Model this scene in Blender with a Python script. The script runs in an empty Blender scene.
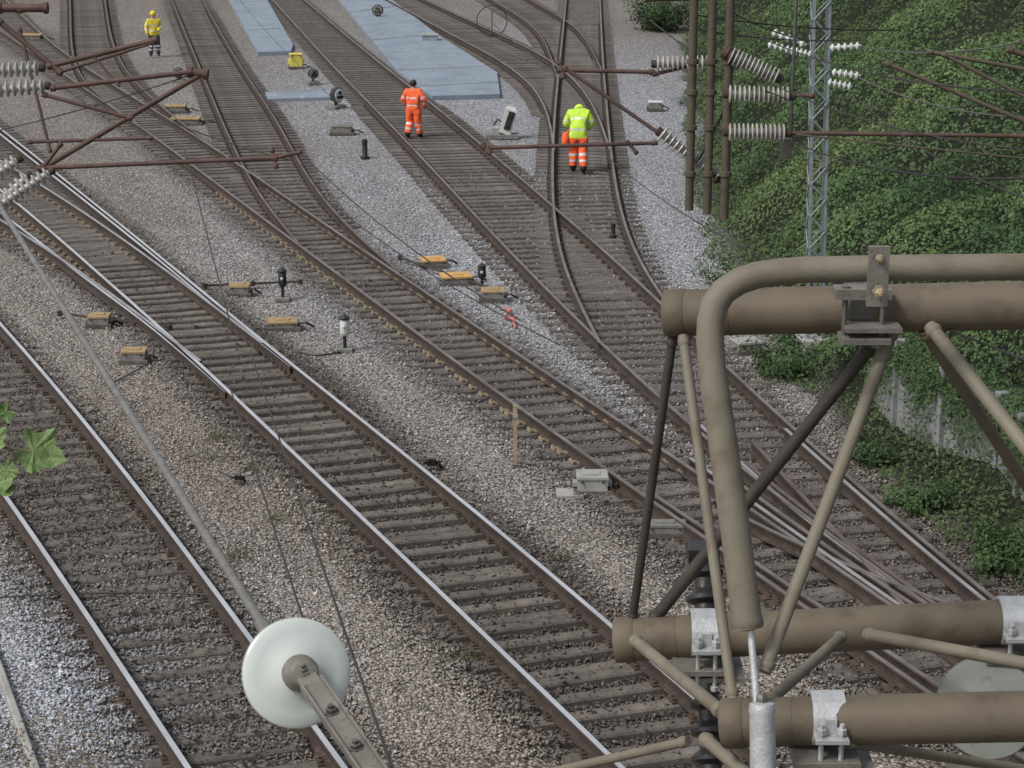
import bpy, math, random
import numpy as np
from mathutils import Vector, Matrix
random.seed(7); rng = np.random.default_rng(7)
C = bpy.context.scene.collection
FP = 2000.0; TH = math.atan(574/2000.0); HC = 8.76
ct, st = math.cos(TH), math.sin(TH)

# ---------------------------------------------------------------- placing helpers
def G(px, py, z=0.0):
    u = (px-512)/FP; v = (py-384)/FP
    t = (HC-z)/(st+v*ct)
    return Vector((u*t, t*(ct-v*st), z))
def P(px, py, d):
    u = (px-512)/FP; v = (py-384)/FP
    return Vector((u*d, d*(ct-v*st), HC-d*(st+v*ct)))

def tag(o, label=None, cat=None, group=None, kind=None):
    if label: o['label'] = label
    if cat: o['category'] = cat
    if group: o['group'] = group
    if kind: o['kind'] = kind
    return o
def empty(name, loc, label, cat, group=None, rz=0):
    o = bpy.data.objects.new(name, None); C.objects.link(o)
    o.location = loc; o.rotation_euler = (0, 0, rz)
    return tag(o, label, cat, group)

class MB:
    def __init__(s): s.v = []; s.f = []; s.m = []
    def add(s, vs, fs, mi=0):
        b = len(s.v); s.v += [tuple(p) for p in vs]
        for f in fs: s.f.append(tuple(b+i for i in f)); s.m.append(mi)
    def box(s, c, size, R=None, mi=0, bev=0.12):
        c = Vector(c); hx, hy, hz = size[0]/2, size[1]/2, size[2]/2
        b = min(hx, hy, hz)*bev
        vs = []
        for (z, k) in ((-hz, 0), (hz-b, 0), (hz, b)):
            for sx, sy in ((-1,-1),(1,-1),(1,1),(-1,1)):
                p = Vector((sx*(hx-k), sy*(hy-k), z))
                if R: p = R @ p
                vs.append(c+p)
        fs = [(3,2,1,0)]
        for l in (0, 4):
            for i in range(4):
                j = (i+1) % 4; fs.append((l+i, l+j, l+4+j, l+4+i))
        fs.append((8,9,10,11))
        s.add(vs, fs, mi)
    def tube(s, pts, r, seg=10, mi=0, caps=True):
        pts = [Vector(p) for p in pts]; n = len(pts)
        rs = r if isinstance(r, (list, tuple)) else [r]*n
        tan = [(pts[min(i+1, n-1)]-pts[max(i-1, 0)]).normalized() for i in range(n)]
        ref = Vector((0,0,1)) if abs(tan[0].z) < .9 else Vector((1,0,0))
        a = tan[0].cross(ref).normalized(); vs = []
        for i in range(n):
            a = (a - tan[i]*a.dot(tan[i])).normalized(); b = tan[i].cross(a)
            for k in range(seg):
                q = 2*math.pi*k/seg
                vs.append(pts[i]+(a*math.cos(q)+b*math.sin(q))*rs[i])
        fs = []
        for i in range(n-1):
            for k in range(seg):
                j = (k+1) % seg
                fs.append((i*seg+k, i*seg+j, (i+1)*seg+j, (i+1)*seg+k))
        if caps:
            fs.append(tuple(reversed(range(seg)))); fs.append(tuple((n-1)*seg+k for k in range(seg)))
        s.add(vs, fs, mi)
    def lathe(s, p0, axis, prof, seg=24, mi=0):
        axis = Vector(axis).normalized(); p0 = Vector(p0)
        ref = Vector((0,0,1)) if abs(axis.z) < .9 else Vector((1,0,0))
        a = axis.cross(ref).normalized(); b = axis.cross(a)
        vs = []
        for (t, r) in prof:
            for k in range(seg):
                q = 2*math.pi*k/seg
                vs.append(p0+axis*t+(a*math.cos(q)+b*math.sin(q))*max(r, 1e-4))
        fs = []
        for i in range(len(prof)-1):
            for k in range(seg):
                j = (k+1) % seg
                fs.append((i*seg+k, i*seg+j, (i+1)*seg+j, (i+1)*seg+k))
        fs.append(tuple(reversed(range(seg)))); fs.append(tuple((len(prof)-1)*seg+k for k in range(seg)))
        s.add(vs, fs, mi)
    def prism(s, poly, z0, z1, mi=0):
        n = len(poly)
        vs = [(p[0], p[1], z0) for p in poly]+[(p[0], p[1], z1) for p in poly]
        fs = [tuple(range(n, 2*n)), tuple(reversed(range(n)))]
        for i in range(n):
            j = (i+1) % n; fs.append((i, j, n+j, n+i))
        s.add(vs, fs, mi)
    def build(s, name, mats, parent=None, smooth=False, keep=False):
        me = bpy.data.meshes.new(name)
        if not isinstance(mats, (list, tuple)): mats = [mats]
        vs = s.v
        if parent and not keep:
            Mx = Matrix.Identity(4); q = parent
            while q: Mx = q.matrix_basis @ Mx; q = q.parent
            Mx = Mx.inverted(); vs = [tuple(Mx @ Vector(p)) for p in s.v]
        me.from_pydata(vs, [], s.f)
        for m in mats: me.materials.append(m)
        me.polygons.foreach_set('material_index', s.m)
        if smooth:
            me.polygons.foreach_set('use_smooth', [True]*len(s.f))
            try: me.set_sharp_from_angle(angle=math.radians(40))
            except Exception: pass
        me.update()
        o = bpy.data.objects.new(name, me); C.objects.link(o)
        if parent: o.parent = parent
        return o

def npmesh(name, verts, faces, k, mats, col=None, parent=None):
    me = bpy.data.meshes.new(name)
    nv, nf = len(verts), len(faces)
    me.vertices.add(nv); me.vertices.foreach_set('co', verts.astype(np.float32).ravel())
    me.loops.add(nf*k); me.loops.foreach_set('vertex_index', faces.astype(np.int32).ravel())
    me.polygons.add(nf); me.polygons.foreach_set('loop_start', np.arange(0, nf*k, k, dtype=np.int32))
    me.polygons.foreach_set('loop_total', np.full(nf, k, dtype=np.int32))
    me.update(calc_edges=True)
    if col is not None:
        at = me.color_attributes.new('col', 'FLOAT_COLOR', 'POINT')
        c4 = np.ones((nv, 4), dtype=np.float32); c4[:, :3] = col
        at.data.foreach_set('color', c4.ravel())
    for m in mats: me.materials.append(m)
    o = bpy.data.objects.new(name, me); C.objects.link(o)
    if parent: o.parent = parent
    return o

# ---------------------------------------------------------------- materials
def newmat(name):
    m = bpy.data.materials.new(name); m.use_nodes = True
    nt = m.node_tree; b = nt.nodes['Principled BSDF']
    return m, nt, b
def N(nt, t, **kw):
    n = nt.nodes.new(t)
    for k, v in kw.items():
        if k in n.inputs: n.inputs[k].default_value = v
        else: setattr(n, k, v)
    return n
def mat(name, c1, c2=None, scale=6, rough=.6, metal=0, bump=.2, bscale=60, c3=None, c3amt=.55, rnd=False, spec=.4, soft=.12, c3s=3.7):
    m, nt, b = newmat(name); L = nt.links.new
    c2 = c2 or tuple(x*.7 for x in c1)
    tc = N(nt, 'ShaderNodeTexCoord')
    n1 = N(nt, 'ShaderNodeTexNoise'); n1.inputs['Scale'].default_value = scale; n1.inputs['Detail'].default_value = 6; n1.inputs['Roughness'].default_value = .65
    L(tc.outputs['Object'], n1.inputs['Vector'])
    r = N(nt, 'ShaderNodeValToRGB'); r.color_ramp.elements[0].position = .35; r.color_ramp.elements[1].position = .65
    r.color_ramp.elements[0].color = (*c2, 1); r.color_ramp.elements[1].color = (*c1, 1)
    L(n1.outputs['Fac'], r.inputs['Fac']); out = r.outputs['Color']
    if c3:
        n3 = N(nt, 'ShaderNodeTexNoise'); n3.inputs['Scale'].default_value = scale*c3s; n3.inputs['Detail'].default_value = 5; n3.inputs['Roughness'].default_value = .6
        L(tc.outputs['Object'], n3.inputs['Vector'])
        r3 = N(nt, 'ShaderNodeValToRGB'); r3.color_ramp.elements[0].position = c3amt; r3.color_ramp.elements[1].position = min(1, c3amt+soft)
        L(n3.outputs['Fac'], r3.inputs['Fac'])
        mx = N(nt, 'ShaderNodeMix', data_type='RGBA'); L(r3.outputs['Color'], mx.inputs[0]); L(out, mx.inputs[6]); mx.inputs[7].default_value = (*c3, 1)
        out = mx.outputs[2]
    if rnd:
        oi = N(nt, 'ShaderNodeObjectInfo'); mr = N(nt, 'ShaderNodeMapRange'); mr.inputs[3].default_value = .78; mr.inputs[4].default_value = 1.22
        L(oi.outputs['Random'], mr.inputs[0])
        mm = N(nt, 'ShaderNodeVectorMath', operation='SCALE'); L(out, mm.inputs[0]); L(mr.outputs[0], mm.inputs[3]); out = mm.outputs[0]
    L(out, b.inputs['Base Color'])
    b.inputs['Roughness'].default_value = rough; b.inputs['Metallic'].default_value = metal
    b.inputs['Specular IOR Level'].default_value = spec
    if bump:
        n2 = N(nt, 'ShaderNodeTexNoise'); n2.inputs['Scale'].default_value = bscale; n2.inputs['Detail'].default_value = 4
        L(tc.outputs['Object'], n2.inputs['Vector'])
        bp = N(nt, 'ShaderNodeBump'); bp.inputs['Strength'].default_value = bump; bp.inputs['Distance'].default_value = .01
        L(n2.outputs['Fac'], bp.inputs['Height']); L(bp.outputs[0], b.inputs['Normal'])
    return m
M = {}
M['rust'] = mat('rusted_rail_side', (.056,.039,.031), (.029,.022,.018), 3, .85, .1, .4, 40, (.078,.052,.039))
M['shine'] = mat('polished_rail_head', (.80,.80,.79), (.62,.615,.61), 1.2, .36, .8, .03, 30)
M['mid'] = mat('partly_polished_rail_head', (.50,.49,.48), (.32,.305,.295), 1.2, .42, .7, .05, 30)
M['semi'] = mat('dull_rail_head', (.26,.235,.215), (.14,.118,.105), 1.2, .5, .6, .1, 30)
M['dull'] = mat('rusty_rail_head', (.16,.12,.10), (.085,.065,.055), 1.5, .6, .3, .2, 30)
M['concrete_sleeper'] = mat('stained_concrete_sleeper', (.138,.12,.104), (.088,.076,.065), 6, .9, 0, .5, 50, (.052,.044,.037), .54, True)
M['timber_sleeper'] = mat('weathered_timber_sleeper', (.128,.112,.10), (.076,.066,.058), 5, .9, 0, .5, 40, (.043,.036,.031), .54, True)
M['plate'] = mat('rusty_base_plate', (.09,.065,.048), (.052,.039,.03), 8, .8, .2)
M['ochre_plate'] = mat('tan_base_plate', (.27,.21,.135), (.17,.132,.088), 9, .85, 0, .3, 60, (.09,.068,.048), .52)
M['tan'] = mat('olive_brown_weathered_paint', (.122,.100,.070), (.090,.073,.051), 1.6, .66, .0, .12, 160, (.068,.050,.034), .50, soft=.25, c3s=6, spec=.3)
M['tan2'] = mat('grey_olive_weathered_paint', (.172,.153,.116), (.132,.116,.087), 1.6, .64, .0, .12, 160, (.098,.078,.054), .50, soft=.25, c3s=6, spec=.3)
M['dark_tan'] = mat('dark_brown_paint', (.055,.047,.037), (.034,.029,.024), 5, .65, .1)
M['bracket'] = mat('weathered_bracket_steel', (.21,.195,.17), (.14,.13,.11), 12, .55, .3, .2, 120, (.095,.075,.06), .6)
M['galv'] = mat('galvanised_steel', (.50,.51,.51), (.36,.37,.37), 14, .42, .4, .2, 120, (.22,.21,.19), .62)
M['mastgrey'] = mat('matt_grey_mast_steel', (.22,.245,.26), (.16,.18,.19), 6, .7, .2, .2, 60)
M['galvdark'] = mat('aged_galvanised_steel', (.15,.145,.135), (.09,.085,.08), 14, .5, .5, .2, 100, (.1,.065,.045), .6)
M['redoxide'] = mat('red_oxide_tube_paint', (.098,.055,.045), (.055,.034,.028), 5, .7, .1, .3, 60)
M['rustpole'] = mat('rust_brown_pole', (.095,.078,.055), (.058,.047,.034), 5, .75, .1, .3, 60)
M['porcelain'] = mat('white_glazed_disc', (.50,.53,.50), (.42,.455,.425), 3, .22, 0, .04, 20, (.28,.27,.21), .60, spec=.6, soft=.25)
M['dulldisc'] = mat('dull_green_grey_disc', (.22,.235,.205), (.16,.17,.145), 4, .4, 0, .04, 20, (.12,.12,.095), .6, spec=.5)
M['insul'] = mat('grey_insulator_glaze', (.38,.375,.345), (.25,.24,.21), 8, .35, 0, 0, 20, spec=.5)
M['blackins'] = mat('black_insulator', (.03,.028,.028), (.015,.015,.015), 8, .4)
M['black'] = mat('black_paint', (.022,.022,.024), (.012,.012,.012), 10, .5)
M['white'] = mat('dirty_white_paint', (.52,.52,.50), (.40,.40,.37), 8, .5)
M['ochre'] = mat('ochre_lid_paint', (.33,.23,.11), (.23,.165,.085), 9, .75, 0, .3, 60, (.15,.125,.10), .58)
M['orangelid'] = mat('orange_lid_paint', (.56,.32,.09), (.38,.23,.08), 9, .7, 0, .3, 60, (.25,.18,.10), .6)
M['yellow'] = mat('yellow_paint', (.62,.54,.10), (.45,.38,.07), 9, .6)
M['boxgrey'] = mat('grey_cast_housing', (.20,.195,.18), (.12,.115,.10), 9, .7, .1)
M['conc'] = mat('pale_concrete', (.32,.315,.295), (.22,.215,.20), 4, .9, 0, .4, 60, (.15,.14,.12), .62)
M['oldwall'] = mat('weathered_grey_wall', (.22,.225,.22), (.13,.135,.13), 2.2, .9, 0, .5, 40, (.065,.07,.05), .52, soft=.2)
M['blueconc'] = mat('blue_grey_slab', (.20,.24,.285), (.145,.175,.215), .8, .8, 0, .2, 40, (.26,.28,.30), .56)
M['wood'] = mat('weathered_wood', (.34,.27,.17), (.22,.17,.11), 20, .9)
M['wire'] = mat('dark_wire', (.05,.045,.04), (.03,.03,.03), 10, .6, .4, 0)
M['rope'] = mat('grey_feeder_sheath', (.19,.185,.17), (.12,.115,.105), 20, .5, .3, .2, 120)
M['lens'] = mat('pale_lamp_lens', (.65,.67,.68), (.5,.5,.5), 10, .2)
M['pink'] = mat('faded_red_plastic', (.50,.14,.13), (.38,.1,.1), 10, .5)
M['hv_orange'] = mat('orange_hi_vis_cloth', (.90,.15,.045), (.62,.085,.025), 7, .8, 0, .8, 18)
M['hv_yellow'] = mat('yellow_hi_vis_cloth', (.52,.74,.07), (.36,.54,.05), 7, .8, 0, .8, 18)
M['hv_amber'] = mat('amber_hi_vis_cloth', (.68,.56,.05), (.48,.38,.035), 9, .8, 0, .8, 18)
M['band'] = mat('silver_reflective_band', (.62,.62,.60), (.5,.5,.48), 20, .4, .2, 0)
M['boot'] = mat('black_boot_leather', (.02,.018,.016), (.012,.01,.01), 20, .6)
M['darkcloth'] = mat('dark_work_cloth', (.06,.065,.07), (.035,.04,.045), 20, .9)
M['skin'] = mat('skin_tone', (.45,.26,.18), (.40,.22,.15), 20, .5, 0, 0)
M['hair'] = mat('dark_brown_hair', (.03,.02,.014), (.02,.013,.01), 60, .6)
M['brickwall'] = mat('far_building_render', (.16,.15,.14), (.11,.10,.10), 2, .9)
M['bark'] = mat('twig_bark', (.09,.06,.035), (.05,.035,.02), 20, .9)

def colmat(name, translucent=False, rough=.9, detail=None):
    m, nt, b = newmat(name); L = nt.links.new
    a = N(nt, 'ShaderNodeAttribute'); a.attribute_name = 'col'
    out = a.outputs['Color']
    if detail: out = detail(nt, L, out, b)
    L(out, b.inputs['Base Color']); b.inputs['Roughness'].default_value = rough
    b.inputs['Specular IOR Level'].default_value = .2
    if translucent:
        tr = N(nt, 'ShaderNodeBsdfTranslucent'); L(out, tr.inputs['Color'])
        mx = N(nt, 'ShaderNodeMixShader'); mx.inputs[0].default_value = .3
        L(b.outputs[0], mx.inputs[1]); L(tr.outputs[0], mx.inputs[2])
        L(mx.outputs[0], nt.nodes['Material Output'].inputs['Surface'])
    return m
def ballast_detail(nt, L, out, b):
    tc = N(nt, 'ShaderNodeTexCoord')
    nz = N(nt, 'ShaderNodeTexNoise'); nz.inputs['Scale'].default_value = 9; L(tc.outputs['Object'], nz.inputs['Vector'])
    vm = N(nt, 'ShaderNodeVectorMath', operation='MULTIPLY_ADD'); L(nz.outputs['Color'], vm.inputs[0]); vm.inputs[1].default_value = (.06,.06,.06); L(tc.outputs['Object'], vm.inputs[2])
    vo = N(nt, 'ShaderNodeTexVoronoi'); vo.inputs['Scale'].default_value = 23; L(vm.outputs[0], vo.inputs['Vector'])
    sp = N(nt, 'ShaderNodeSeparateColor'); L(vo.outputs['Color'], sp.inputs[0])
    r = N(nt, 'ShaderNodeValToRGB'); els = r.color_ramp.elements
    els[0].position = 0; els[0].color = (.40,.38,.37,1); els[1].position = 1; els[1].color = (1.0,1.0,1.0,1)
    for p, c in ((.25,(.75,.71,.68,1)), (.5,(1.0,.945,.90,1)), (.8,(1.2,1.15,1.12,1)), (.93,(1.7,1.7,1.7,1))):
        e = els.new(p); e.color = c
    L(sp.outputs[0], r.inputs['Fac'])
    m1 = N(nt, 'ShaderNodeMix', data_type='RGBA', blend_type='MULTIPLY'); m1.inputs[0].default_value = 1
    L(out, m1.inputs[6]); L(r.outputs['Color'], m1.inputs[7])
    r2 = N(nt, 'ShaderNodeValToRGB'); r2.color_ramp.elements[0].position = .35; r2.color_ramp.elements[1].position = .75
    r2.color_ramp.elements[0].color = (1,1,1,1); r2.color_ramp.elements[1].color = (.3,.3,.3,1)  # crevice shade between stones painted into the colour towards cell rims
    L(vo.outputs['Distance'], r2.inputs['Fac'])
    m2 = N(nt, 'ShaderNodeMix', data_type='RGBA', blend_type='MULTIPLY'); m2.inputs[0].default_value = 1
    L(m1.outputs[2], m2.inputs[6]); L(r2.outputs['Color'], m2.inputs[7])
    inv = N(nt, 'ShaderNodeMath', operation='SUBTRACT'); inv.inputs[0].default_value = 1; L(vo.outputs['Distance'], inv.inputs[1])
    bp = N(nt, 'ShaderNodeBump'); bp.inputs['Strength'].default_value = 1; bp.inputs['Distance'].default_value = .04
    L(inv.outputs[0], bp.inputs['Height']); L(bp.outputs[0], b.inputs['Normal'])
    return m2.outputs[2]
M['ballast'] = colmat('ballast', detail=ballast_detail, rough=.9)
M['stone'] = colmat('loose_stone', rough=.85)
M['leaf'] = colmat('leaf', translucent=True, rough=.8)

# ---------------------------------------------------------------- rails
RZ = .20
def catmull(p, n=14):
    p = [np.array(q, float) for q in p]
    p = [2*p[0]-p[1]]+p+[2*p[-1]-p[-2]]; out = []
    for i in range(1, len(p)-2):
        for k in range(n):
            t = k/n; a, b, c, d = p[i-1], p[i], p[i+1], p[i+2]
            out.append(.5*((2*b)+(-a+c)*t+(2*a-5*b+4*c-d)*t*t+(-a+3*b-3*c+d)*t**3))
    out.append(p[-2]); return out
def resample(a, step):
    d = np.r_[0, np.cumsum(np.linalg.norm(np.diff(a, axis=0), axis=1))]
    n = max(3, int(d[-1]/step)+1); s = np.linspace(0, d[-1], n)
    return np.c_[np.interp(s, d, a[:, 0]), np.interp(s, d, a[:, 1])]
def curve(pix, far=0, near=0, it=120):
    q = catmull(pix)
    a = np.array([G(x, y, RZ)[:2] for x, y in q])
    a = resample(a, .5)
    for _ in range(it):
        a[1:-1] = .5*a[1:-1]+.25*(a[:-2]+a[2:])
    if far:
        k = min(8, len(a)-1); d = a[0]-a[k]; d /= np.linalg.norm(d)
        a = np.vstack([[a[0]+d*s for s in np.arange(far, .4, -1.0)], a])
    if near:
        k = min(8, len(a)-1); d = a[-1]-a[-1-k]; d /= np.linalg.norm(d)
        a = np.vstack([a, [a[-1]+d*s for s in np.arange(1.0, near, 1.0)]])
    return a
PROF = [(-.062,0),(-.062,.012),(-.018,.026),(-.010,.04),(-.010,.112),(-.033,.122),(-.035,.144),(-.029,.155),
        (.029,.155),(.035,.144),(.033,.122),(.010,.112),(.010,.04),(.018,.026),(.062,.012),(.062,0)]
rail_i = [0]
def rail_mesh(a, parent, topmat, name='rail', taper=0):
    rail_i[0] += 1; z0 = .04+((rail_i[0]*7) % 12)*.0011
    mb = MB(); n = len(a); k = len(PROF)
    T = np.gradient(a, axis=0); T /= np.linalg.norm(T, axis=1)[:, None]
    vs = []
    for i in range(n):
        lx, ly = T[i, 1], -T[i, 0]
        w = 1 if not taper else min(1, .12+.88*(n-1-i)/taper)
        hz = 1 if not taper else min(1, .9+.1*(n-1-i)/taper)
        for (l, h) in PROF: vs.append((a[i, 0]+lx*l*w, a[i, 1]+ly*l*w, z0+h*hz))
    mb.v = vs
    for i in range(n-1):
        for j in range(k):
            j2 = (j+1) % k
            mb.f.append((i*k+j, (i+1)*k+j, (i+1)*k+j2, i*k+j2)); mb.m.append(1 if j in (7,) else 0)
    mb.f.append(tuple(range(k))); mb.m.append(0); mb.f.append(tuple((n-1)*k+j for j in reversed(range(k)))); mb.m.append(0)
    return mb.build(name, [M['rust'], topmat], parent)

def sleeper_data(kind, plate):
    mb = MB(); hw = .095 if kind == 'concrete_sleeper' else .105; hl = 1.0 if kind == 'concrete_sleeper' else 1.12
    xs = [-hl, -.95, -.5, 0, .5, .95, hl]; ww = [1, 1, .95, .92, .95, 1, 1]; hh = [.036, .040, .036, .032, .036, .040, .036]
    if kind == 'timber_sleeper': ww = [1]*7; hh = [.042]*7
    vs = []
    for x, w, h in zip(xs, ww, hh):
        vs += [(x, -hw*w, -.16), (x, -hw*w, h-.022), (x, -hw*w*.82, h), (x, hw*w*.82, h), (x, hw*w, h-.022), (x, hw*w, -.16)]
    fs = []
    for i in range(6):
        for j in range(6):
            j2 = (j+1) % 6; fs.append((i*6+j, i*6+j2, (i+1)*6+j2, (i+1)*6+j))
    fs += [tuple(reversed(range(6))), tuple(36+j for j in range(6))]
    mb.add(vs, fs, 0)
    oc = plate == 'ochre_plate'
    for s in (-1, 1):
        mb.box((s*.7175, 0, .052), (.25, .15, .018), mi=1)
        for q in (-1, 1):
            mb.box((s*.7175+q*.094, 0, .075), (.045, .17 if oc else .10, .034), mi=1)
            mb.tube([(s*.7175+q*.10, 0, .08), (s*.7175+q*.10, 0, .115)], .015, 6, 1)
    me = mb.build('sleeper', [M[kind], M[plate]])
    d = me.data; bpy.data.objects.remove(me); return d
SD = {}
for k_, p_ in (('concrete_sleeper','plate'), ('concrete_sleeper','ochre_plate'), ('timber_sleeper','plate'), ('timber_sleeper','ochre_plate')):
    SD[(k_, p_)] = sleeper_data(k_, p_)
ALLS = []
CENTS = []; CW = []
RAILPTS = []
def track(label, Lp, Rp, top, kind, plate='plate', far=0, near=0, step=.50, plate_fn=None, sink=0.0, dark=.6, angk=.82):
    L_ = curve(Lp, far, near); R_ = curve(Rp, far, near)
    root = empty('railway_track', (0,0,0), label, 'railway track')
    rail_mesh(L_, root, M[top]); rail_mesh(R_, root, M[top])
    RAILPTS.append(L_); RAILPTS.append(R_)
    a = resample(L_, step)
    items = []
    for i in range(len(a)):
        d = np.linalg.norm(R_-a[i], axis=1); j = int(np.argmin(d))
        if j == 0 or j == len(R_)-1 or d[j] > 2.6: continue
        c = (a[i]+R_[j])/2; v = R_[j]-a[i]; ang = math.atan2(v[1], v[0])*angk
        if any((c[0]-q[0])**2+(c[1]-q[1])**2 < .35**2 for q in ALLS): continue
        if c[1] < 12 or c[1] > 175: continue
        items.append([c[0], c[1], ang, d[j]])
    for _ in range(6):
        for i in range(1, len(items)-1): items[i][2] = (items[i-1][2]+2*items[i][2]+items[i+1][2])/4
    for q in items: ALLS.append((q[0], q[1], q[2], max(1.12, q[3]/2+.38), sink, dark))
    CENTS.extend([(q[0], q[1]) for q in items]); CW.extend([dark]*len(items))
    items.sort(key=lambda q: q[1])
    rest = MB()
    for n_, (x, y, ang, g) in enumerate(items):
        pl = plate_fn(x, y) if plate_fn else plate
        me = SD[(kind, pl)]
        sx = min(max(g, 1.2), 2.4)/1.435
        if n_ < 99:
            o = bpy.data.objects.new('sleeper', me); C.objects.link(o); o.parent = root
            o.location = (x, y, random.uniform(-.006, .002)-sink); o.rotation_euler = (0, 0, ang+random.uniform(-.004, .004)); o.scale = (sx, random.uniform(.97, 1.03), 1)
        else:
            R = Matrix.Rotation(ang, 4, 'Z'); rest.box((x, y, -.04+random.uniform(-.003,.003)), (2.1*sx, .21, .16), R)
    if rest.v:
        o = rest.build('distant_sleeper_row', M[kind], root); o['kind'] = 'stuff'
    return root

def dplate(x, y):
    if 25.5 < y < 47: return 'ochre_plate'
    return 'plate'
def bplate(x, y): return 'ochre_plate' if 34 < y < 46 else 'plate'
track('leftmost near track with worn concrete sleepers, cut by the lower left corner',
      [(-150,290),(-60,405),(0,485),(60,572),(122,668),(188,768)], [(-100,215),(0,322),(70,402),(135,482),(200,568),(255,645),(300,705),(345,768)], 'shine', 'concrete_sleeper', near=6, far=8, sink=.014, dark=.8, step=.42)
track('bright-railed main track running diagonally through the middle of the picture',
      [(-160,80),(-60,146),(15,200),(80,257),(135,306),(190,352),(262,424),(330,488),(450,600),(590,735),(622,768)],
      [(-90,60),(0,128),(100,208),(180,272),(245,328),(330,394),(430,474),(550,570),(620,628),(690,690),(775,768)], 'shine', 'concrete_sleeper', near=6, far=8, dark=1.2, step=.38, plate_fn=bplate)
track('diverging turnout track branching left from the bright main track',
      [(-170,125),(-60,182),(0,220),(60,256),(125,303),(200,361)],
      [(-120,92),(0,160),(60,196),(130,243),(200,295),(262,343)], 'mid', 'timber_sleeper', dark=.9, plate='ochre_plate')
track('long brown track sweeping from the top left corner to the lower right, with tan plates',
      [(-130,-40),(-60,-10),(0,30),(70,78),(150,133),(215,182),(290,238),(370,297),(450,358),(540,423),(640,492),(700,534),(800,603),(900,672),(1024,757)],
      [(-60,-50),(0,-5),(60,50),(130,95),(215,148),(290,200),(345,238),(400,275),(475,325),(540,370),(610,415),(690,464),(757,512),(850,577),(950,645),(1024,697)], 'semi', 'timber_sleeper', near=5, far=10, plate_fn=dplate, dark=.8, step=.40)
track('straight track entering at the top left and joining the long brown track',
      [(68,-30),(70,0),(72,50),(82,82),(115,108),(150,133)], [(100,-30),(105,0),(113,45),(132,80),(165,110),(215,148)], 'dull', 'timber_sleeper', far=30)
track('second track from the top left, curving to join the long brown track',
      [(160,-30),(172,0),(200,68),(228,135),(255,190),(278,225),(300,245)], [(188,-30),(203,0),(238,62),(280,125),(308,180),(345,228),(400,272)], 'dull', 'timber_sleeper', far=30)
track('brown track on which the person in full orange stands',
      [(245,-30),(273,0),(335,68),(398,132),(450,188),(510,252),(560,303),(600,343),(650,391),(700,436),(757,487),(850,556),(950,622),(1024,672)],
      [(272,-30),(305,0),(370,55),(450,118),(500,160),(560,212),(620,263),(668,308),(720,362),(780,418),(860,488),(950,568),(1000,608),(1060,652)], 'semi', 'timber_sleeper', far=30, near=4, dark=.65, step=.46)
track('brown track on which the person in the yellow jacket walks',
      [(567,-30),(566,0),(560,60),(555,110),(552,170),(554,230),(564,282),(600,343)], [(599,-30),(600,0),(603,60),(607,110),(613,170),(624,230),(643,280),(690,333)], 'semi', 'timber_sleeper', far=30, dark=.5)
track('track crossing in from the top centre to the yellow-jacket track',
      [(345,-22),(388,0),(450,34),(510,66),(545,100),(554,150)], [(375,-26),(425,0),(495,32),(555,62),(592,100),(610,150)], 'semi', 'timber_sleeper', far=20, dark=.5)
track('short curved track at the top between the crossing track and the poles',
      [(450,-26),(492,0),(540,32),(558,80)], [(490,-28),(530,0),(580,30),(604,75)], 'dull', 'timber_sleeper', far=15, dark=.4)
crt = empty('switch_rail_set', (0,0,0), 'closely spaced closure rails inside the turnout beside the lower right bushes', 'switch rails')
for i_, (pp, tm) in enumerate((([(648,490),(700,525),(757,563),(850,626),(950,692),(1010,732)],'semi'), ([(690,458),(757,505),(850,572),(950,640),(1024,690)],'mid'), ([(745,462),(800,506),(860,552),(940,608),(1024,664)],'dull'), ([(700,424),(757,478),(830,540),(920,602),(1010,656)],'mid'),
           ([(735,480),(800,528),(880,584),(960,636),(1030,680)],'semi'), ([(785,428),(850,486),(910,538),(970,590),(1020,628)],'mid'), ([(720,505),(790,545),(860,574),(930,600),(1000,622)],'semi'), ([(752,440),(820,515),(880,575),(930,635)],'dull'))):
    a = curve(pp, it=20); rail_mesh(a, crt, M[tm], 'closure_rail'); RAILPTS.append(a)
    if i_ == 0:
        rs_ = resample(a, .30); Tt = np.gradient(rs_, axis=0)
        for q, t_ in list(zip(rs_, Tt))[:60]:
            an = math.atan2(t_[1], t_[0]); R_ = Matrix.Rotation(an, 4, 'Z'); n_ = Vector((math.sin(an), -math.cos(an), 0))
            mb = MB(); mb.box(Vector((q[0], q[1], .058))-n_*.0, (.17, .30, .022), R_); mb.box(Vector((q[0], q[1], .08))+n_*.11, (.12, .05, .035), R_); mb.box(Vector((q[0], q[1], .08))-n_*.11, (.12, .05, .035), R_)
            mb.build('rail_chair', M['ochre_plate'], crt)
crt2 = empty('switch_rail_set', (0,0,0), 'tapered switch blade hugging the inner side of the bright main track at the left', 'switch rails')
for pp, tp in (([(-20,118),(30,158),(90,205),(170,269),(225,315),(290,366)], 22), ([(0,212),(60,258),(100,290),(150,325),(225,391)], 16)):
    a = curve(pp, it=20); rail_mesh(a, crt2, M['shine'], 'switch_blade', tp); RAILPTS.append(a)

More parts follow.
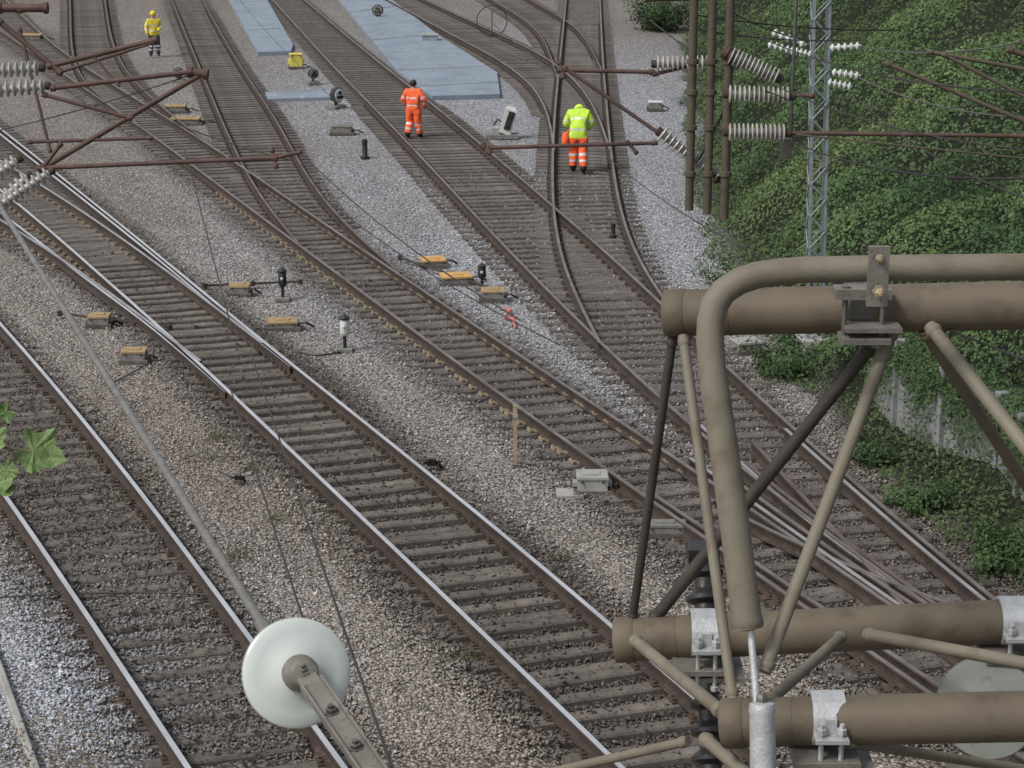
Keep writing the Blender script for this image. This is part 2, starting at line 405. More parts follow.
# ---------------------------------------------------------------- ground
CE = np.array(CENTS); CWn = np.array(CW)
bp_ = [(692,-20),(690,60),(694,120),(704,200),(724,255),(782,335),(862,432),(962,540),(1030,600)]
bw = sorted([tuple(G(x, y)[:2][::-1]) for x, y in bp_])
bY = np.array([q[0] for q in bw]); bX = np.array([q[1] for q in bw])
def xb(y): return np.interp(y, bY, bX)
def hill(x, y):
    e = x-xb(y); return np.clip(e-.4, 0, None)*.62*(1-np.clip((e-9)/40, 0, .85))
def nearest(px, py, arr, chunk=4000):
    out = np.empty(len(px)); idx = np.empty(len(px), dtype=int)
    for i in range(0, len(px), chunk):
        d = (px[i:i+chunk, None]-arr[None, :, 0])**2+(py[i:i+chunk, None]-arr[None, :, 1])**2
        j = d.argmin(1); idx[i:i+chunk] = j; out[i:i+chunk] = np.sqrt(d[np.arange(len(j)), j])
    return out, idx
def sm(x, a, b):
    t = np.clip((x-a)/(b-a), 0, 1); return t*t*(3-2*t)
WZ = [(500,90,9,1),(600,200,5,1),(470,260,4,.85),(690,250,3,.9),(510,330,3.0,.6),(650,120,8,1),(50,720,1.8,1.1),(15,650,1.4,1),(70,690,1.1,1),(230,110,6,.3),(620,380,2.5,.65),(370,180,5,.7),(180,60,8,.3)]
WZW = [(G(a, b)[0], G(a, b)[1], r, w) for a, b, r, w in WZ]
def vnoise(x, y, s, seed=0):
    r = np.random.default_rng(seed); out = 0
    for k in range(6):
        a = r.uniform(0, 6.28); f = s*r.uniform(.6, 1.6); out = out+np.sin((x*math.cos(a)+y*math.sin(a))*f+r.uniform(0, 6.28)+1.3*np.sin(x*f*.7+y*f*.5+k))
    return out/6
def groundcol(x, y):
    d, j = nearest(x, y, CE)
    n = vnoise(x, y, 1.1, 3); n2 = vnoise(x, y, .35, 5)
    dirt = 1-sm(d+n*.3, .6, 1.5)
    base = np.array([.286,.263,.238]); drt = np.array([.092,.079,.069]); wht = np.array([.37,.395,.43]); brn = np.array([.212,.185,.157])
    c = np.repeat(base[None], len(x), 0)
    w = np.clip(.45+n2*1.1+n*.35, 0, 1)[:, None]*.7; c = c*(1-w)+brn*w
    wz = np.zeros(len(x))
    for a, b, r, k in WZW: wz = np.maximum(wz, k*np.exp(-(((x-a)/r)**2+((y-b)/(r*2.2))**2)))
    wz = np.clip(wz+n*.15*(wz > .1), 0, 1)[:, None]; c = c*(1-wz)+wht*wz
    dd = np.clip(dirt*CWn[j]*1.05, 0, 1)[:, None]*(1-.35*wz); c = c*(1-dd)+drt*dd
    g = sm(x-xb(y)+n*.5, -.5, .5)[:, None]; c = c*(1-g)+np.array([.030,.037,.021])*g
    return c
def axis(lo, hi, step, far):
    a = list(np.arange(lo, hi, step)); s = step; x = hi
    up = []
    while x < far: s *= 1.35; x += s; up.append(x)
    s = step; x = lo; dn = []
    while x > -far: s *= 1.35; x -= s; dn.append(x)
    return np.array(dn[::-1]+a+up)
gx = axis(-24, 30, .3, 900); gy = axis(14, 110, .3, 900)
X, Y = np.meshgrid(gx, gy); xf, yf = X.ravel(), Y.ravel()
zf = hill(xf, yf)+vnoise(xf, yf, 2.3, 9)*.012-.01
dd_, jj_ = nearest(xf, yf, CE)
onb = (xf < xb(yf))
zf = zf-.02*sm(dd_, 1.3, 2.4)*onb - .02*(1-sm(dd_, .7, 1.2)) - .02*(1-sm(dd_, .7, 1.2))*(CWn[jj_] > 1)
nx, ny = len(gx), len(gy)
ii = (np.arange(ny-1)[:, None]*nx+np.arange(nx-1)[None]).ravel()
faces = np.c_[ii, ii+1, ii+nx+1, ii+nx]
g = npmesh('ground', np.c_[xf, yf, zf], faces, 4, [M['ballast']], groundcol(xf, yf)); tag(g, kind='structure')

def stones(n, y0, y1, s0, s1):
    u = rng.random(n); y = y0*(y1/y0)**u; x = rng.uniform(-1, 1, n)*(.27*y+1.5)
    rs = np.vstack([resample(a, .12) for a in RAILPTS]); rs = rs[(rs[:, 1] > 12) & (rs[:, 1] < y1+3) & (abs(rs[:, 0]) < .3*y1)]
    ok = x < xb(y)+.3; x, y = x[ok], y[ok]
    d, _ = nearest(x, y, rs, 1500); ok = d > .09; x, y = x[ok], y[ok]
    AS = np.array(ALLS); d, j = nearest(x, y, AS)
    a = AS[j, 2]; dx, dy = x-AS[j, 0], y-AS[j, 1]
    lat = dx*np.cos(a)+dy*np.sin(a); al = -dx*np.sin(a)+dy*np.cos(a)
    inner = abs(lat) < .85
    on = (abs(al) < .11) & inner
    endz = (abs(al) < .11) & ~inner & (abs(lat) < AS[j, 3]+.05)
    pn = vnoise(x, y, 1.6, 77)
    pk = np.where(AS[j, 5] > 1, .10, np.where(AS[j, 4] > 0, .5, .18))*(1+pn)
    ok = ((~on) | (rng.random(len(x)) < pk)); x, y, on, d, endz, inner, j = [q[ok] for q in (x, y, on, d, endz, inner, j)]; m = len(x)
    s = rng.uniform(s0, s1, m)*np.where(rng.random(m) < .12, 1.35, 1)
    deep = inner & (d < 1.1) & ~on
    z = np.where(on, .042, np.where(endz, .044, np.where(deep, np.where(AS[j, 5] > 1, -.030, -.014), np.where(d < 1.4, .004, -.020))))+rng.uniform(-.004, .014, m)
    base = np.array([[1,0,0],[-1,0,0],[0,1,0],[0,-1,0],[0,0,1],[0,0,-1]], float)*.95
    v = base[None]+rng.normal(0, .28, (m, 6, 3)); v *= s[:, None, None]*np.array([1.15, .95, .75])
    th = rng.uniform(0, 6.28, m); c_, s_ = np.cos(th)[:, None], np.sin(th)[:, None]
    vx = v[:, :, 0]*c_-v[:, :, 1]*s_+x[:, None]; vy = v[:, :, 0]*s_+v[:, :, 1]*c_+y[:, None]; vz = v[:, :, 2]+z[:, None]
    V = np.stack([vx, vy, vz], 2).reshape(-1, 3)
    T = np.array([[0,2,4],[2,1,4],[1,3,4],[3,0,4],[2,0,5],[1,2,5],[3,1,5],[0,3,5]])
    Fc = (T[None]+(np.arange(m)*6)[:, None, None]).reshape(-1, 3)
    col = groundcol(x, y)*rng.choice([.5,.75,1,1.15,1.3,1.7], m, p=[.14,.22,.3,.19,.10,.05])[:, None]
    col *= np.where(rng.random(m) < .15, 1, 0)[:, None]*np.array([.12, -.01, -.07])+1
    o = npmesh('ballast_stones', V, Fc, 3, [M['stone']], np.repeat(np.clip(col, 0, .8), 6, 0))
    tag(o, 'loose crushed ballast stones lying between and around the rails', 'ballast', kind='stuff')
stones(215000, 17.5, 50, .011, .025)

def slab(poly, h, m='blueconc', name='concrete_walkway'):
    mb = MB(); mb.prism([G(x, y, h) for x, y in poly], -.05, h); o = mb.build(name, M[m]); o['kind'] = 'structure'; return o
slab([(320,-25),(386,-5),(440,36),(497,72),(500,94),(432,96),(396,70)][::-1], .12)
slab([(213,-30),(250,-30),(293,44),(291,51),(258,52)][::-1], .12)
slab([(265,92),(330,90),(332,97),(268,99)][::-1], .08)
for i, (a, b) in enumerate((((348,12),(398,6)),((372,40),(436,34)),((398,70),(486,66)),((420,86),(498,82)),((234,2),(262,1)),((248,30),(280,28)))):
    p, q = G(*a, .125), G(*b, .125); d = q-p; mb = MB(); mb.box((p+q)/2, (d.length, .04, .014), Matrix.Rotation(math.atan2(d.y, d.x), 4, 'Z')); o = mb.build('walkway_joint', M['boxgrey']); o['kind'] = 'structure'
c = G(430, 40, .12); r = empty('service_box', c, 'small grey lid standing on the long blue walkway slab', 'service box')
mb = MB(); mb.box((c.x, c.y, .22), (.6,.5,.2)); mb.build('housing', M['blueconc'], r)
mb = MB(); mb.box((c.x, c.y, .335), (.66,.56,.03)); mb.build('lid', M['conc'], r)
mb = MB(); mb.tube([(c.x-.1,c.y,.35),(c.x-.1,c.y,.39),(c.x+.1,c.y,.39),(c.x+.1,c.y,.35)], .012, 6); mb.build('handle', M['galv'], r)

# retaining wall
wr = empty('retaining_wall', G(940,480), 'weathered grey retaining wall of concrete panels at the right, fringed by ivy', 'wall')
wp = [(1046,545),(1000,490),(945,462),(900,430),(872,400)]
W = [G(x, y) for x, y in wp]
for i in range(len(W)-1):
    a, b = W[i], W[i+1]; d = (b-a); L_ = d.length; ang = math.atan2(d.y, d.x); R = Matrix.Rotation(ang, 4, 'Z'); n_ = max(1, round(L_/1.1))
    for k in range(n_):
        c = a+d*((k+.5)/n_); mb = MB(); mb.box((c.x, c.y, .50+.06*((k+i) % 2)), (L_/n_-.04, .2, 1.5), R, bev=.15); mb.build('panel', M['oldwall'], wr)
        c = a+d*(k/n_); mb = MB(); mb.box((c.x-.02, c.y-.04, .57), (.12, .26, 1.65), R, bev=.2); mb.build('post', M['oldwall'], wr)

# ---------------------------------------------------------------- foliage
def leafmesh(name, pos, nrm, size, col, label, cat, kind=None, parent=None):
    n = len(pos)
    t = rng.normal(0, 1, (n, 3)); t -= nrm*(t*nrm).sum(1)[:, None]; t /= np.linalg.norm(t, axis=1)[:, None]+1e-9
    b = np.cross(nrm, t); s = size[:, None]
    V = np.stack([pos-t*s, pos-b*s*.55+nrm*s*.12, pos+t*s, pos+b*s*.55+nrm*s*.12], 1).reshape(-1, 3)
    o = npmesh(name, V, np.arange(4*n).reshape(n, 4), 4, [M['leaf']], np.repeat(col, 4, 0), parent)
    if not parent: tag(o, label, cat, kind=kind)
    return o
mast = G(814, 345)
NM = 620
mu = rng.random(NM); my = 22*(125/22)**mu; mx_ = xb(my)+.35+rng.random(NM)**1.2*(3+.28*my); mr = rng.uniform(.35, 1.5, NM)*(.7+.009*my); mh = mr*rng.uniform(.4, .9, NM)
mt = rng.random(NM)
okm = ~((np.hypot(mx_-mast.x, (my-mast.y)*.6) < mr+.2))
Wy = np.array([q.y for q in W]); Wx = np.array([q.x for q in W])
wxm = np.interp(my, Wy, Wx)
inwall = (my > Wy.min()-1) & (my < Wy.max()+.5)
okm &= ~(inwall & (mx_ > wxm-.9) & (mx_ < wxm+mr*.6))
mh = np.where(inwall & (mx_ < wxm), np.minimum(mh, .22), mh)
okm &= ~((mx_-mr < xb(my)-.3) & (mr > .8))
mx_, my, mr, mh, mt = [q[okm] for q in (mx_, my, mr, mh, mt)]
def canopy(x, y, chunk=4000):
    h = np.zeros(len(x)); k = np.zeros(len(x), int)
    for i in range(0, len(x), chunk):
        d2 = ((x[i:i+chunk, None]-mx_)**2+(y[i:i+chunk, None]-my)**2)/mr**2
        q = np.clip(1-d2, 0, 1)**.7*mh; j = q.argmax(1); h[i:i+chunk] = q[np.arange(len(j)), j]; k[i:i+chunk] = j
    return h, k
n = 430000
yy = 21*(130/21)**rng.random(n); edge = vnoise(yy, yy*0, 1.3, 55)*.45
xx = xb(yy)-.25+edge+rng.random(n)**1.15*(2.5+.32*yy)
h, k = canopy(xx, yy); e = .05
hx, _ = canopy(xx+e, yy); hy, _ = canopy(xx, yy+e)
nr = np.stack([-(hx-h)/e-.5, -(hy-h)/e-.3, np.ones(n)], 1); nr = np.clip(nr, -2.5, 2.5)+rng.normal(0, .6, (n, 3)); nr /= np.linalg.norm(nr, axis=1)[:, None]
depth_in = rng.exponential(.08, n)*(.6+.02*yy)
zz = hill(xx, yy)+h-depth_in+.06+rng.uniform(0, .14, n)
e_ = xx-xb(yy)
wallx = np.interp(yy, Wy, Wx)
front = (yy < Wy.max()+.3) & (yy > Wy.min()-2) & (xx < wallx)
keep = (e_ > .3) | (rng.random(n) < .45)
keep &= ~(front & (rng.random(n) < .45))
sz = rng.uniform(.018, .042, n)*(.75+.016*yy)
pn = vnoise(xx, yy, .9, 21); pn2 = vnoise(xx, yy, .3, 22)
tcol = np.stack([.066+.034*mt[k]+.020*pn+.010*pn2, .113+.034*mt[k]+.022*pn, .046+.014*mt[k]+.008*pn], 1)
br = (rng.random(n)**1.2*.5+.78)[:, None]*np.clip(1.12-depth_in*2.0, .35, 1.2)[:, None]*np.clip(.72+h*.45, .7, 1.2)[:, None]  # canopy self-shadow painted into leaf colour: deeper and lower leaves darker
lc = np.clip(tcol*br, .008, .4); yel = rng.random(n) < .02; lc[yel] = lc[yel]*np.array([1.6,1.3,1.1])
crest = sm(hill(xx, yy), 2.8, 4.8)[:, None]; lc = lc*(1-crest*.4)+np.array([.10,.098,.058])*crest*.4*br
nearwall = (yy < Wy.max()+.3) & (yy > Wy.min()) & (xx < wallx+.25) & (zz > .30)
keep &= ~(nearwall & (rng.random(n) < .92))
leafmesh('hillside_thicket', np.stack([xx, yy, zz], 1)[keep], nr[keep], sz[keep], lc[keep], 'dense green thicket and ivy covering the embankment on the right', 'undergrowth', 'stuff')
m = 12000; t = rng.random(m); py_ = Wy.min()+(Wy.max()-Wy.min())*t; px_ = np.interp(py_, Wy, Wx)
drop = rng.exponential(.20, m)*(.3+2.2*np.clip(vnoise(py_*3, py_*0, 1.2, 4)+.45, 0, 1.6))
pos = np.stack([px_-.13-rng.uniform(0, .10, m)+np.clip(.16-drop, 0, .16)*2, py_-.05, 1.34-drop+rng.uniform(0, .14, m)], 1)
pos = pos[(pos[:, 2] > .05)]; m = len(pos)
nm = np.array([-.6,-.5,.6])+rng.normal(0, .5, (m, 3)); nm /= np.linalg.norm(nm, axis=1)[:, None]
leafmesh('hanging_ivy', pos, nm, rng.uniform(.02, .042, m), np.array([[.066,.108,.044]])*rng.uniform(.5, 1.3, (m, 1)), 'ivy trailing down over the top of the grey retaining wall', 'ivy', 'stuff')

def bush(px, py, r, h, label, n=2600, tint=(.072,.118,.048), lsz=.032, name='bush'):
    c = G(px, py); c.z = float(hill(np.array([c.x]), np.array([c.y]))[0])
    root = empty(name, c, label, 'bush')
    mb = MB(); ends = []
    for i in range(14):
        a = random.uniform(0, 6.28); q = Vector((math.cos(a)*r*random.uniform(.2,1.3), math.sin(a)*r*random.uniform(.2,1.5), h*random.uniform(.3,1.1)))
        mb.tube([c, c+q*.5+Vector((0,0,.1*h)), c+q], [.014,.01,.004], 5); ends.append(q)
    mb.build('branches', M['bark'], root)
    ea = np.array([list(q) for q in ends]); j = rng.integers(0, 14, n)
    pos = ea[j]*rng.uniform(.2, 1.12, (n, 1))+rng.normal(0, r*.17, (n, 3)); pos[:, 2] = np.clip(pos[:, 2], .03, None)
    nm = pos/np.array([r, r, h])+rng.normal(0, .8, (n, 3)); nm /= np.linalg.norm(nm, axis=1)[:, None]
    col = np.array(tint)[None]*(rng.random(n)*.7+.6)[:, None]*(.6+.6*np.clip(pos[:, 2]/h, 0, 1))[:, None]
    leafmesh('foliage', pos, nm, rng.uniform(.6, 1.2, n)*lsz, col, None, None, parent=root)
bush(738,300,.6,.55,'pale leafy bush at the trackside left of the lattice mast, above the curved tube', 4600)
bush(790,372,.55,.4,'low bush beside the rails, seen behind the big curved tube', 4200, tint=(.062,.104,.042))
bush(925,505,.45,.22,'low leafy bush at the foot of the grey retaining wall', 3200, tint=(.066,.108,.044))
bush(1000,568,.5,.28,'bright bush by the right edge below the retaining wall', 3800, (.080,.128,.050))
bush(872,460,.35,.22,'small dark bush at the far end of the retaining wall', 2200, (.055,.09,.038))
bush(660,30,1.2,1.6,'tall bush beyond the hanging poles at the top', 7000, (.066,.108,.046), .06)
wd = [(238,560,.12),(210,460,.14),(440,490,.08),(45,750,.34),(22,765,.34),(80,768,.2),(130,500,.1),(560,560,.08),(470,660,.07),(250,470,.06),(275,520,.07),(215,440,.1),(520,560,.06),(850,470,.1),(900,540,.12),(770,385,.12)]
ps, cs = [], []
for px, py, r in wd:
    c = G(px, py); m = int(240*r/.12)
    q = rng.normal(0, 1, (m, 3))*np.array([r, r*1.3, r*.35]); q[:, 2] = abs(q[:, 2])+.02; ps.append(q+np.array(c))
    cs.append(np.tile([.17,.12,.065] if py > 740 else [.12,.125,.06], (m, 1))*rng.uniform(.5, 1.4, (m, 1)))
ps = np.vstack(ps); cs = np.vstack(cs); nm = rng.normal(0, 1, ps.shape); nm /= np.linalg.norm(nm, axis=1)[:, None]
leafmesh('weeds', ps, nm, rng.uniform(.008, .022, len(ps)), cs, 'small weeds sprouting in the ballast', 'weeds', 'stuff')

# ---------------------------------------------------------------- trackside equipment
def loc3(px, py): return G(px, py)
def pointbox(px, py, w, d, h, lidm, label, rz=0, bodym='boxgrey', cat='point machine box'):
    c = loc3(px, py); r = empty('trackside_box', c, label, cat, rz=0); R = Matrix.Rotation(rz, 4, 'Z')
    def at(x, y, z): return c+(R @ Vector((x, y, 0)))+Vector((0,0,z))
    mb = MB(); mb.box(at(0,0,.03), (w*1.25, d*1.2, .08), R); mb.build('base', M['timber_sleeper'], r)
    mb = MB(); mb.box(at(0,0,.07+h/2), (w, d, h), R)
    for s in (-1, 1): mb.box(at(s*(w/2+.03), 0, .07+h*.4), (.06, d*.4, h*.4), R)
    mb.build('housing', M[bodym], r)
    mb = MB(); mb.box(at(0,0,.075+h+.02), (w*1.06, d*1.08, .04), R, bev=.4)
    mb.box(at(0, 0, .075+h+.045), (w*.5, d*.5, .02), R); mb.build('lid', M[lidm], r)
    for s in (-1, 1):
        mb = MB(); mb.tube([at(s*w*.35, -d*.55, .07+h), at(s*w*.35, -d*.62, .07+h*.8)], .014, 6); mb.build('catch', M['black'], r)
    mb = MB(); mb.tube([at(w*.5, 0, .1), at(w*.8, -.05, .12), at(w*1.1, .05, .02)], .02, 6); mb.build('cable', M['black'], r)
    return r
pointbox(100,326,.36,.30,.10,'ochre','small ochre-lidded box at the left, upper of the two beside the leftmost track')
pointbox(135,362,.38,.30,.11,'ochre','small ochre-lidded box at the left, lower of the two beside the leftmost track')
pointbox(240,295,.36,.30,.10,'ochre','ochre-lidded box between the branching rails, left of the black lantern post')
pointbox(283,329,.50,.34,.06,'ochre','flat ochre-topped plate box left of the white-bodied lamp',.1)
pointbox(456,283,.55,.4,.06,'orangelid','flat orange-yellow box between the rails near the slim black lamp',.2)
pointbox(433,266,.45,.4,.05,'orangelid','smaller orange-yellow box above the other orange one in the middle',.2)
pointbox(493,300,.42,.34,.10,'ochre','ochre-lidded box beside the slim black lamp in the middle')
pointbox(176,112,.6,.4,.10,'ochre','ochre box farthest up the row left of the second track')
pointbox(186,124,.8,.5,.08,'ochre','wide ochre box just below the farthest ochre one at upper left')
pointbox(32,40,.8,.6,.12,'ochre','ochre box in the top left corner beside the straight track')
pointbox(592,492,.40,.34,.15,'conc','pale grey lidded cabinet standing in the ballast in the lower centre',0,'conc','cable cabinet')
pointbox(342,134,.55,.35,.14,'boxgrey','low dark grey box left of the person in orange',0,'boxgrey','cable box')
pointbox(655,110,.4,.35,.16,'white','small white-lidded box at the foot of the bank right of the yellow jacket',0,'boxgrey','cable box')
pointbox(746,352,.4,.35,.10,'conc','pale-topped box on the track behind the curved tube',.3,'boxgrey','cable box')
pointbox(665,535,.5,.22,.06,'boxgrey','low rusty plate box left of the dark insulator stack')
pointbox(432,470,.12,.10,.10,'boxgrey','tiny dark block beside the bright main track',0,'black','marker block')
pointbox(238,484,.08,.08,.06,'boxgrey','tiny dark cap lying in the gravel right of the long diagonal tube',0,'black','marker block')
for (a, b, lab) in ((570,494,'flat concrete trough lid left of the pale cabinet'), (626,494,'flat concrete trough lid right of the pale cabinet')):
    mb = MB(); c = G(a, b); mb.box((c.x, c.y, .0), (.36,.3,.07), bev=.3); tag(mb.build('trough_lid', M['conc']), lab, 'trough lid')

def lantern(px, py, h, label, whitetop=False):
    c = loc3(px, py); r = empty('trackside_lamp', c, label, 'trackside lamp'); k = h/.5
    mb = MB(); mb.box(c+Vector((0,0,.03)), (.26,.26,.06)); mb.build('base', M['boxgrey'], r)
    mb = MB(); mb.tube([c, c+Vector((0,0,h*.45))], .03, 10); mb.build('post', M['black'], r, True)
    mb = MB(); mb.lathe(c+Vector((0,0,h*.42)), (0,0,1), [(0,.05),(.02*k,.075),(.05*k,.08),(.2*k,.075),(.22*k,.06)], 16); mb.build('lamp_body', M['white' if whitetop else 'black'], r, True)
    mb = MB(); mb.lathe(c+Vector((0,0,h*.42+.222*k)), (0,0,1), [(0,.085),(.02*k,.09),(.05*k,.05),(.07*k,.02)], 16); mb.build('cap', M['black'], r, True)
    mb = MB(); mb.lathe(c+Vector((0,-.07,h*.42+.13*k)), (0,-1,0), [(0,.03),(.02,.03),(.028,.02)], 14); mb.build('lens', M['galv'], r, True)
lantern(283,300,.62,'black lantern-shaped trackside lamp in the left middle gravel')
lantern(345,351,.64,'black trackside lamp with white body beside the bright main track', True)
lantern(482,289,.50,'slim black trackside lamp in the centre beside the ochre box')
def stub(px, py, h, r_, m, label, cat='post'):
    c = loc3(px, py); mb = MB(); mb.lathe(c, (0,0,1), [(0,r_*1.8),(.04,r_*1.8),(.06,r_*1.1),(.07,r_),(h*.8,r_),(h*.81,r_*1.15),(h*.9,r_*1.15),(h*.91,r_),(h*.97,r_),(h,r_*.6)], 14)
    return tag(mb.build('marker_post', M[m], smooth=True), label, cat)
stub(365,158,.5,.07,'black','short thick black post left below the person in orange')
stub(613,237,.3,.05,'black','short black stub between the yellow-jacket track rails')
c = G(515,465); r = empty('wooden_stake', c, 'weathered wooden stake standing in the gravel at the centre', 'stake')
mb = MB(); mb.box((c.x,c.y,.42), (.06,.05,.9)); mb.build('shaft', M['wood'], r)
mb = MB(); mb.box((c.x+.004,c.y-.03,.72), (.07,.012,.05)); mb.build('tag_plate', M['conc'], r)
def dwarf(px, py, h, w, label, bodym='black', facem='white', rz=0):
    c = loc3(px, py); r = empty('dwarf_signal', c, label, 'dwarf signal'); R = Matrix.Rotation(rz, 4, 'Z')
    def at(x, y, z): return c+(R @ Vector((x, y, 0)))+Vector((0,0,z))
    mb = MB(); mb.box(at(0,0,.04), (w*1.1,.4,.1), R); mb.build('foot', M['boxgrey'], r)
    mb = MB(); mb.tube([at(0,0,0.08), at(0,0,h*.5)], .05, 10); mb.build('post', M['black'], r)
    mb = MB(); mb.lathe(at(0,.08,h*.65), R @ Vector((0,-1,0)), [(0,w*.3),(.03,w*.46),(.2,w*.5),(.22,w*.46)], 22); mb.build('head', M[bodym], r, True)
    mb = MB(); mb.lathe(at(0,-.145,h*.65), R @ Vector((0,-1,0)), [(0,w*.42),(.012,w*.40)], 22); mb.build('face', M[facem], r, True)
    for (x, z) in ((-.1,-.08),(.1,-.08),(0,.1)):
        mb = MB(); mb.lathe(at(x*w*1.6,-.158,h*.65+z*w*1.6), R @ Vector((0,-1,0)), [(0,.05),(.05,.055),(.052,.03)], 12); mb.build('lens_hood', M['black'], r, True)
dwarf(336,108,.62,.46,'round-faced dwarf signal with pale disc left of the person in orange',facem='lens',rz=.9)
dwarf(313,84,.55,.34,'smaller dwarf signal standing left of the long walkway slab', facem='boxgrey', rz=.4)
dwarf(378,19,.6,.5,'dwarf signal on the long walkway slab near the top edge', facem='boxgrey')
dwarf(179,82,.5,.36,'small dwarf signal beside the second track from the left', facem='boxgrey')
pointbox(296,68,.42,.36,.40,'yellow','yellow box standing left of the long walkway slab',.2,'yellow','switch box')
c = G(505,138); r = empty('ground_signal', c, 'tilted black and white ground signal between the orange and yellow clad people', 'ground signal')
Rt = Matrix.Rotation(.32,4,'Y')
mb = MB(); mb.box(c+Vector((-.08,0,.06)), (.9,.45,.12)); mb.build('base', M['boxgrey'], r)
mb = MB(); mb.box(c+Vector((.10,0,.50)), (.34,.30,.76), Rt, bev=.5); mb.build('head', M['white'], r)
mb = MB(); mb.box(c+Vector((.12,-.16,.50)), (.17,.03,.52), Rt, bev=.3); mb.build('dark_face', M['black'], r)
for q in ((.165,-.18,.66), (.085,-.18,.38)):
    mb = MB(); mb.lathe(c+Vector(q), (0,-1,0), [(0,.06),(.08,.065),(.085,.04)], 14); mb.build('lens_hood', M['black'], r, True)
mb = MB(); mb.box(c+Vector((-.26,0,.22)), (.22,.26,.24), bev=.3); mb.build('motor', M['conc'], r)
mb = MB(); mb.tube([c+Vector((-.35,0,.3)),c+Vector((-.2,0,.52)),c+Vector((-.05,0,.42))], .025, 8); mb.build('cable', M['black'], r)
c = G(492,38); r = empty('cable_reel', c, 'thin hoop of coiled cable standing near the top centre', 'cable coil')
mb = MB(); mb.tube([c+Vector((math.cos(a)*.6, .05*math.sin(3*a), .68+math.sin(a)*.6)) for a in np.linspace(0, 6.28, 30)], .022, 6); mb.build('hoop', M['rust'], r, True)
mb = MB(); mb.tube([c, c+Vector((0,0,1.1))], .02, 6); mb.build('stand', M['rust'], r, True)
c = G(510,322); mb = MB(); mb.tube([c+Vector((-.1,.9,.04)), c+Vector((.0,.5,.08)), c+Vector((-.1,.2,.03)), c+Vector((.05,-.1,.08)), c+Vector((.1,-.5,.02))], [.02,.035,.02,.045,.015], 6); tag(mb.build('plastic_strap', M['pink']), 'faded red plastic strap lying between the rails in the centre', 'strap')
mb = MB(); a, b = G(-12,640), G(36,775); d = b-a; R = Matrix.Rotation(math.atan2(d.y, d.x), 4, 'Z'); cc = (a+b)/2; mb.box((cc.x, cc.y, .03), (d.length*1.6, .08, .12), R, bev=.3)
tag(mb.build('cable_trough', M['conc']), 'concrete trough edge in the bottom left corner', 'cable trough')
def cable(pix, label, r_=.012, m='black', z=.02):
    q = catmull(pix, 8); mb = MB(); mb.tube([G(x, y, 0)+Vector((0,0,z)) for x, y in q], r_, 5); tag(mb.build('ground_cable', M[m]), label, 'cable')
cable([(0,603),(60,600),(140,598),(215,600)], 'thin dark cable lying across the leftmost track', z=.07)
cable([(513,467),(560,466),(610,462)], 'thin cable running right from the wooden stake')
cable([(292,352),(320,356),(345,352)], 'short cable at the foot of the white-bodied lamp', .015)
cable([(260,330),(225,332),(190,326)], 'short cable left of the flat ochre plate box', .015)
cable([(110,378),(112,384),(150,364)], 'short cable below the lower ochre-lidded box at the left')
for (a, b, lab) in (((60,318),(170,332),'drive rod crossing the main track beside the upper left ochre box'), ((205,290),(300,286),'drive rod beside the black lantern-shaped lamp'), ((400,262),(500,296),'drive rod between the two orange-yellow boxes')):
    p, q = G(*a)+Vector((0,0,.09)), G(*b)+Vector((0,0,.09)); dr = empty('drive_rod', p, lab, 'rod')
    mb = MB(); mb.tube([p, q], .022, 8); mb.build('shaft', M['rust'], dr)
    for t in (0, .5, 1): mb = MB(); mb.lathe(p.lerp(q, t)-Vector((0,0,.05)), (0,0,1), [(0,.05),(.09,.05)], 8); mb.build('bracket', M['rust'], dr)

# ---------------------------------------------------------------- insulators, tubes
def ribs(mb, p0, p1, r, n):
    d = p1-p0; L_ = d.length; prof = [(0,r*.35)]
    for i in range(n):
        s = L_*i/n; w = L_/n; prof += [(s+w*.1,r*.42),(s+w*.3,r*.95),(s+w*.45,r),(s+w*.55,r*.9),(s+w*.7,r*.45)]
    prof.append((L_,r*.35)); mb.lathe(p0, d, prof, 18)
def cantilever(label, D, tubes, ins, matn='redoxide'):
    base = P(*tubes[0][0], D); r = empty('cantilever_arm', base, label, 'catenary arm')
    for t in tubes:
        a, b = t[0], t[1]; rr = t[2] if len(t) > 2 else .028
        p, q = P(*a, D), P(*b, D); mb = MB(); mb.tube([p, q], rr, 10); tb = mb.build('tube', M[matn], r, True)
        for e in (p, q):
            mb = MB(); mb.lathe(e-(q-p).normalized()*.03, q-p, [(0,rr*1.05),(.008,rr*1.4),(.05,rr*1.4),(.058,rr*1.05)], 10); mb.build('end_fitting', M[matn], tb, True)
    for (a, b, rr, n) in ins:
        mb = MB(); ribs(mb, P(*a, D), P(*b, D), rr, n); o = mb.build('insulator', M['insul'], r, True)
        for e, s in ((a, b), (b, a)):
            mb = MB(); p, q = P(*e, D), P(*s, D); dd = (q-p).normalized(); mb.lathe(p-dd*.05, dd, [(0,rr*.4),(.01,rr*.5),(.055,rr*.5),(.06,rr*.3)], 10); mb.build('insulator_cap', M['rust'], o, True)
    return r
DL = 20
cantilever('red-brown catenary arm at the top left, upper one with two grey insulators', DL,
    [((53,88),(190,72),.026), ((50,66),(155,40),.028), ((0,22),(60,72),.028), ((60,72),(155,42),.018), ((45,95),(130,118),.020), ((95,58),(118,84),.014)],
    [((-30,72),(40,68),.08,11), ((-30,92),(46,86),.08,11)])
cantilever('red-brown catenary arm at the left, middle one reaching toward the small signal', DL+1.5,
    [((40,170),(205,72),.030), ((50,150),(20,30),.018), ((30,142),(150,138),.020), ((190,72),(206,74),.045)],
    [((-30,230),(28,176),.08,11)])
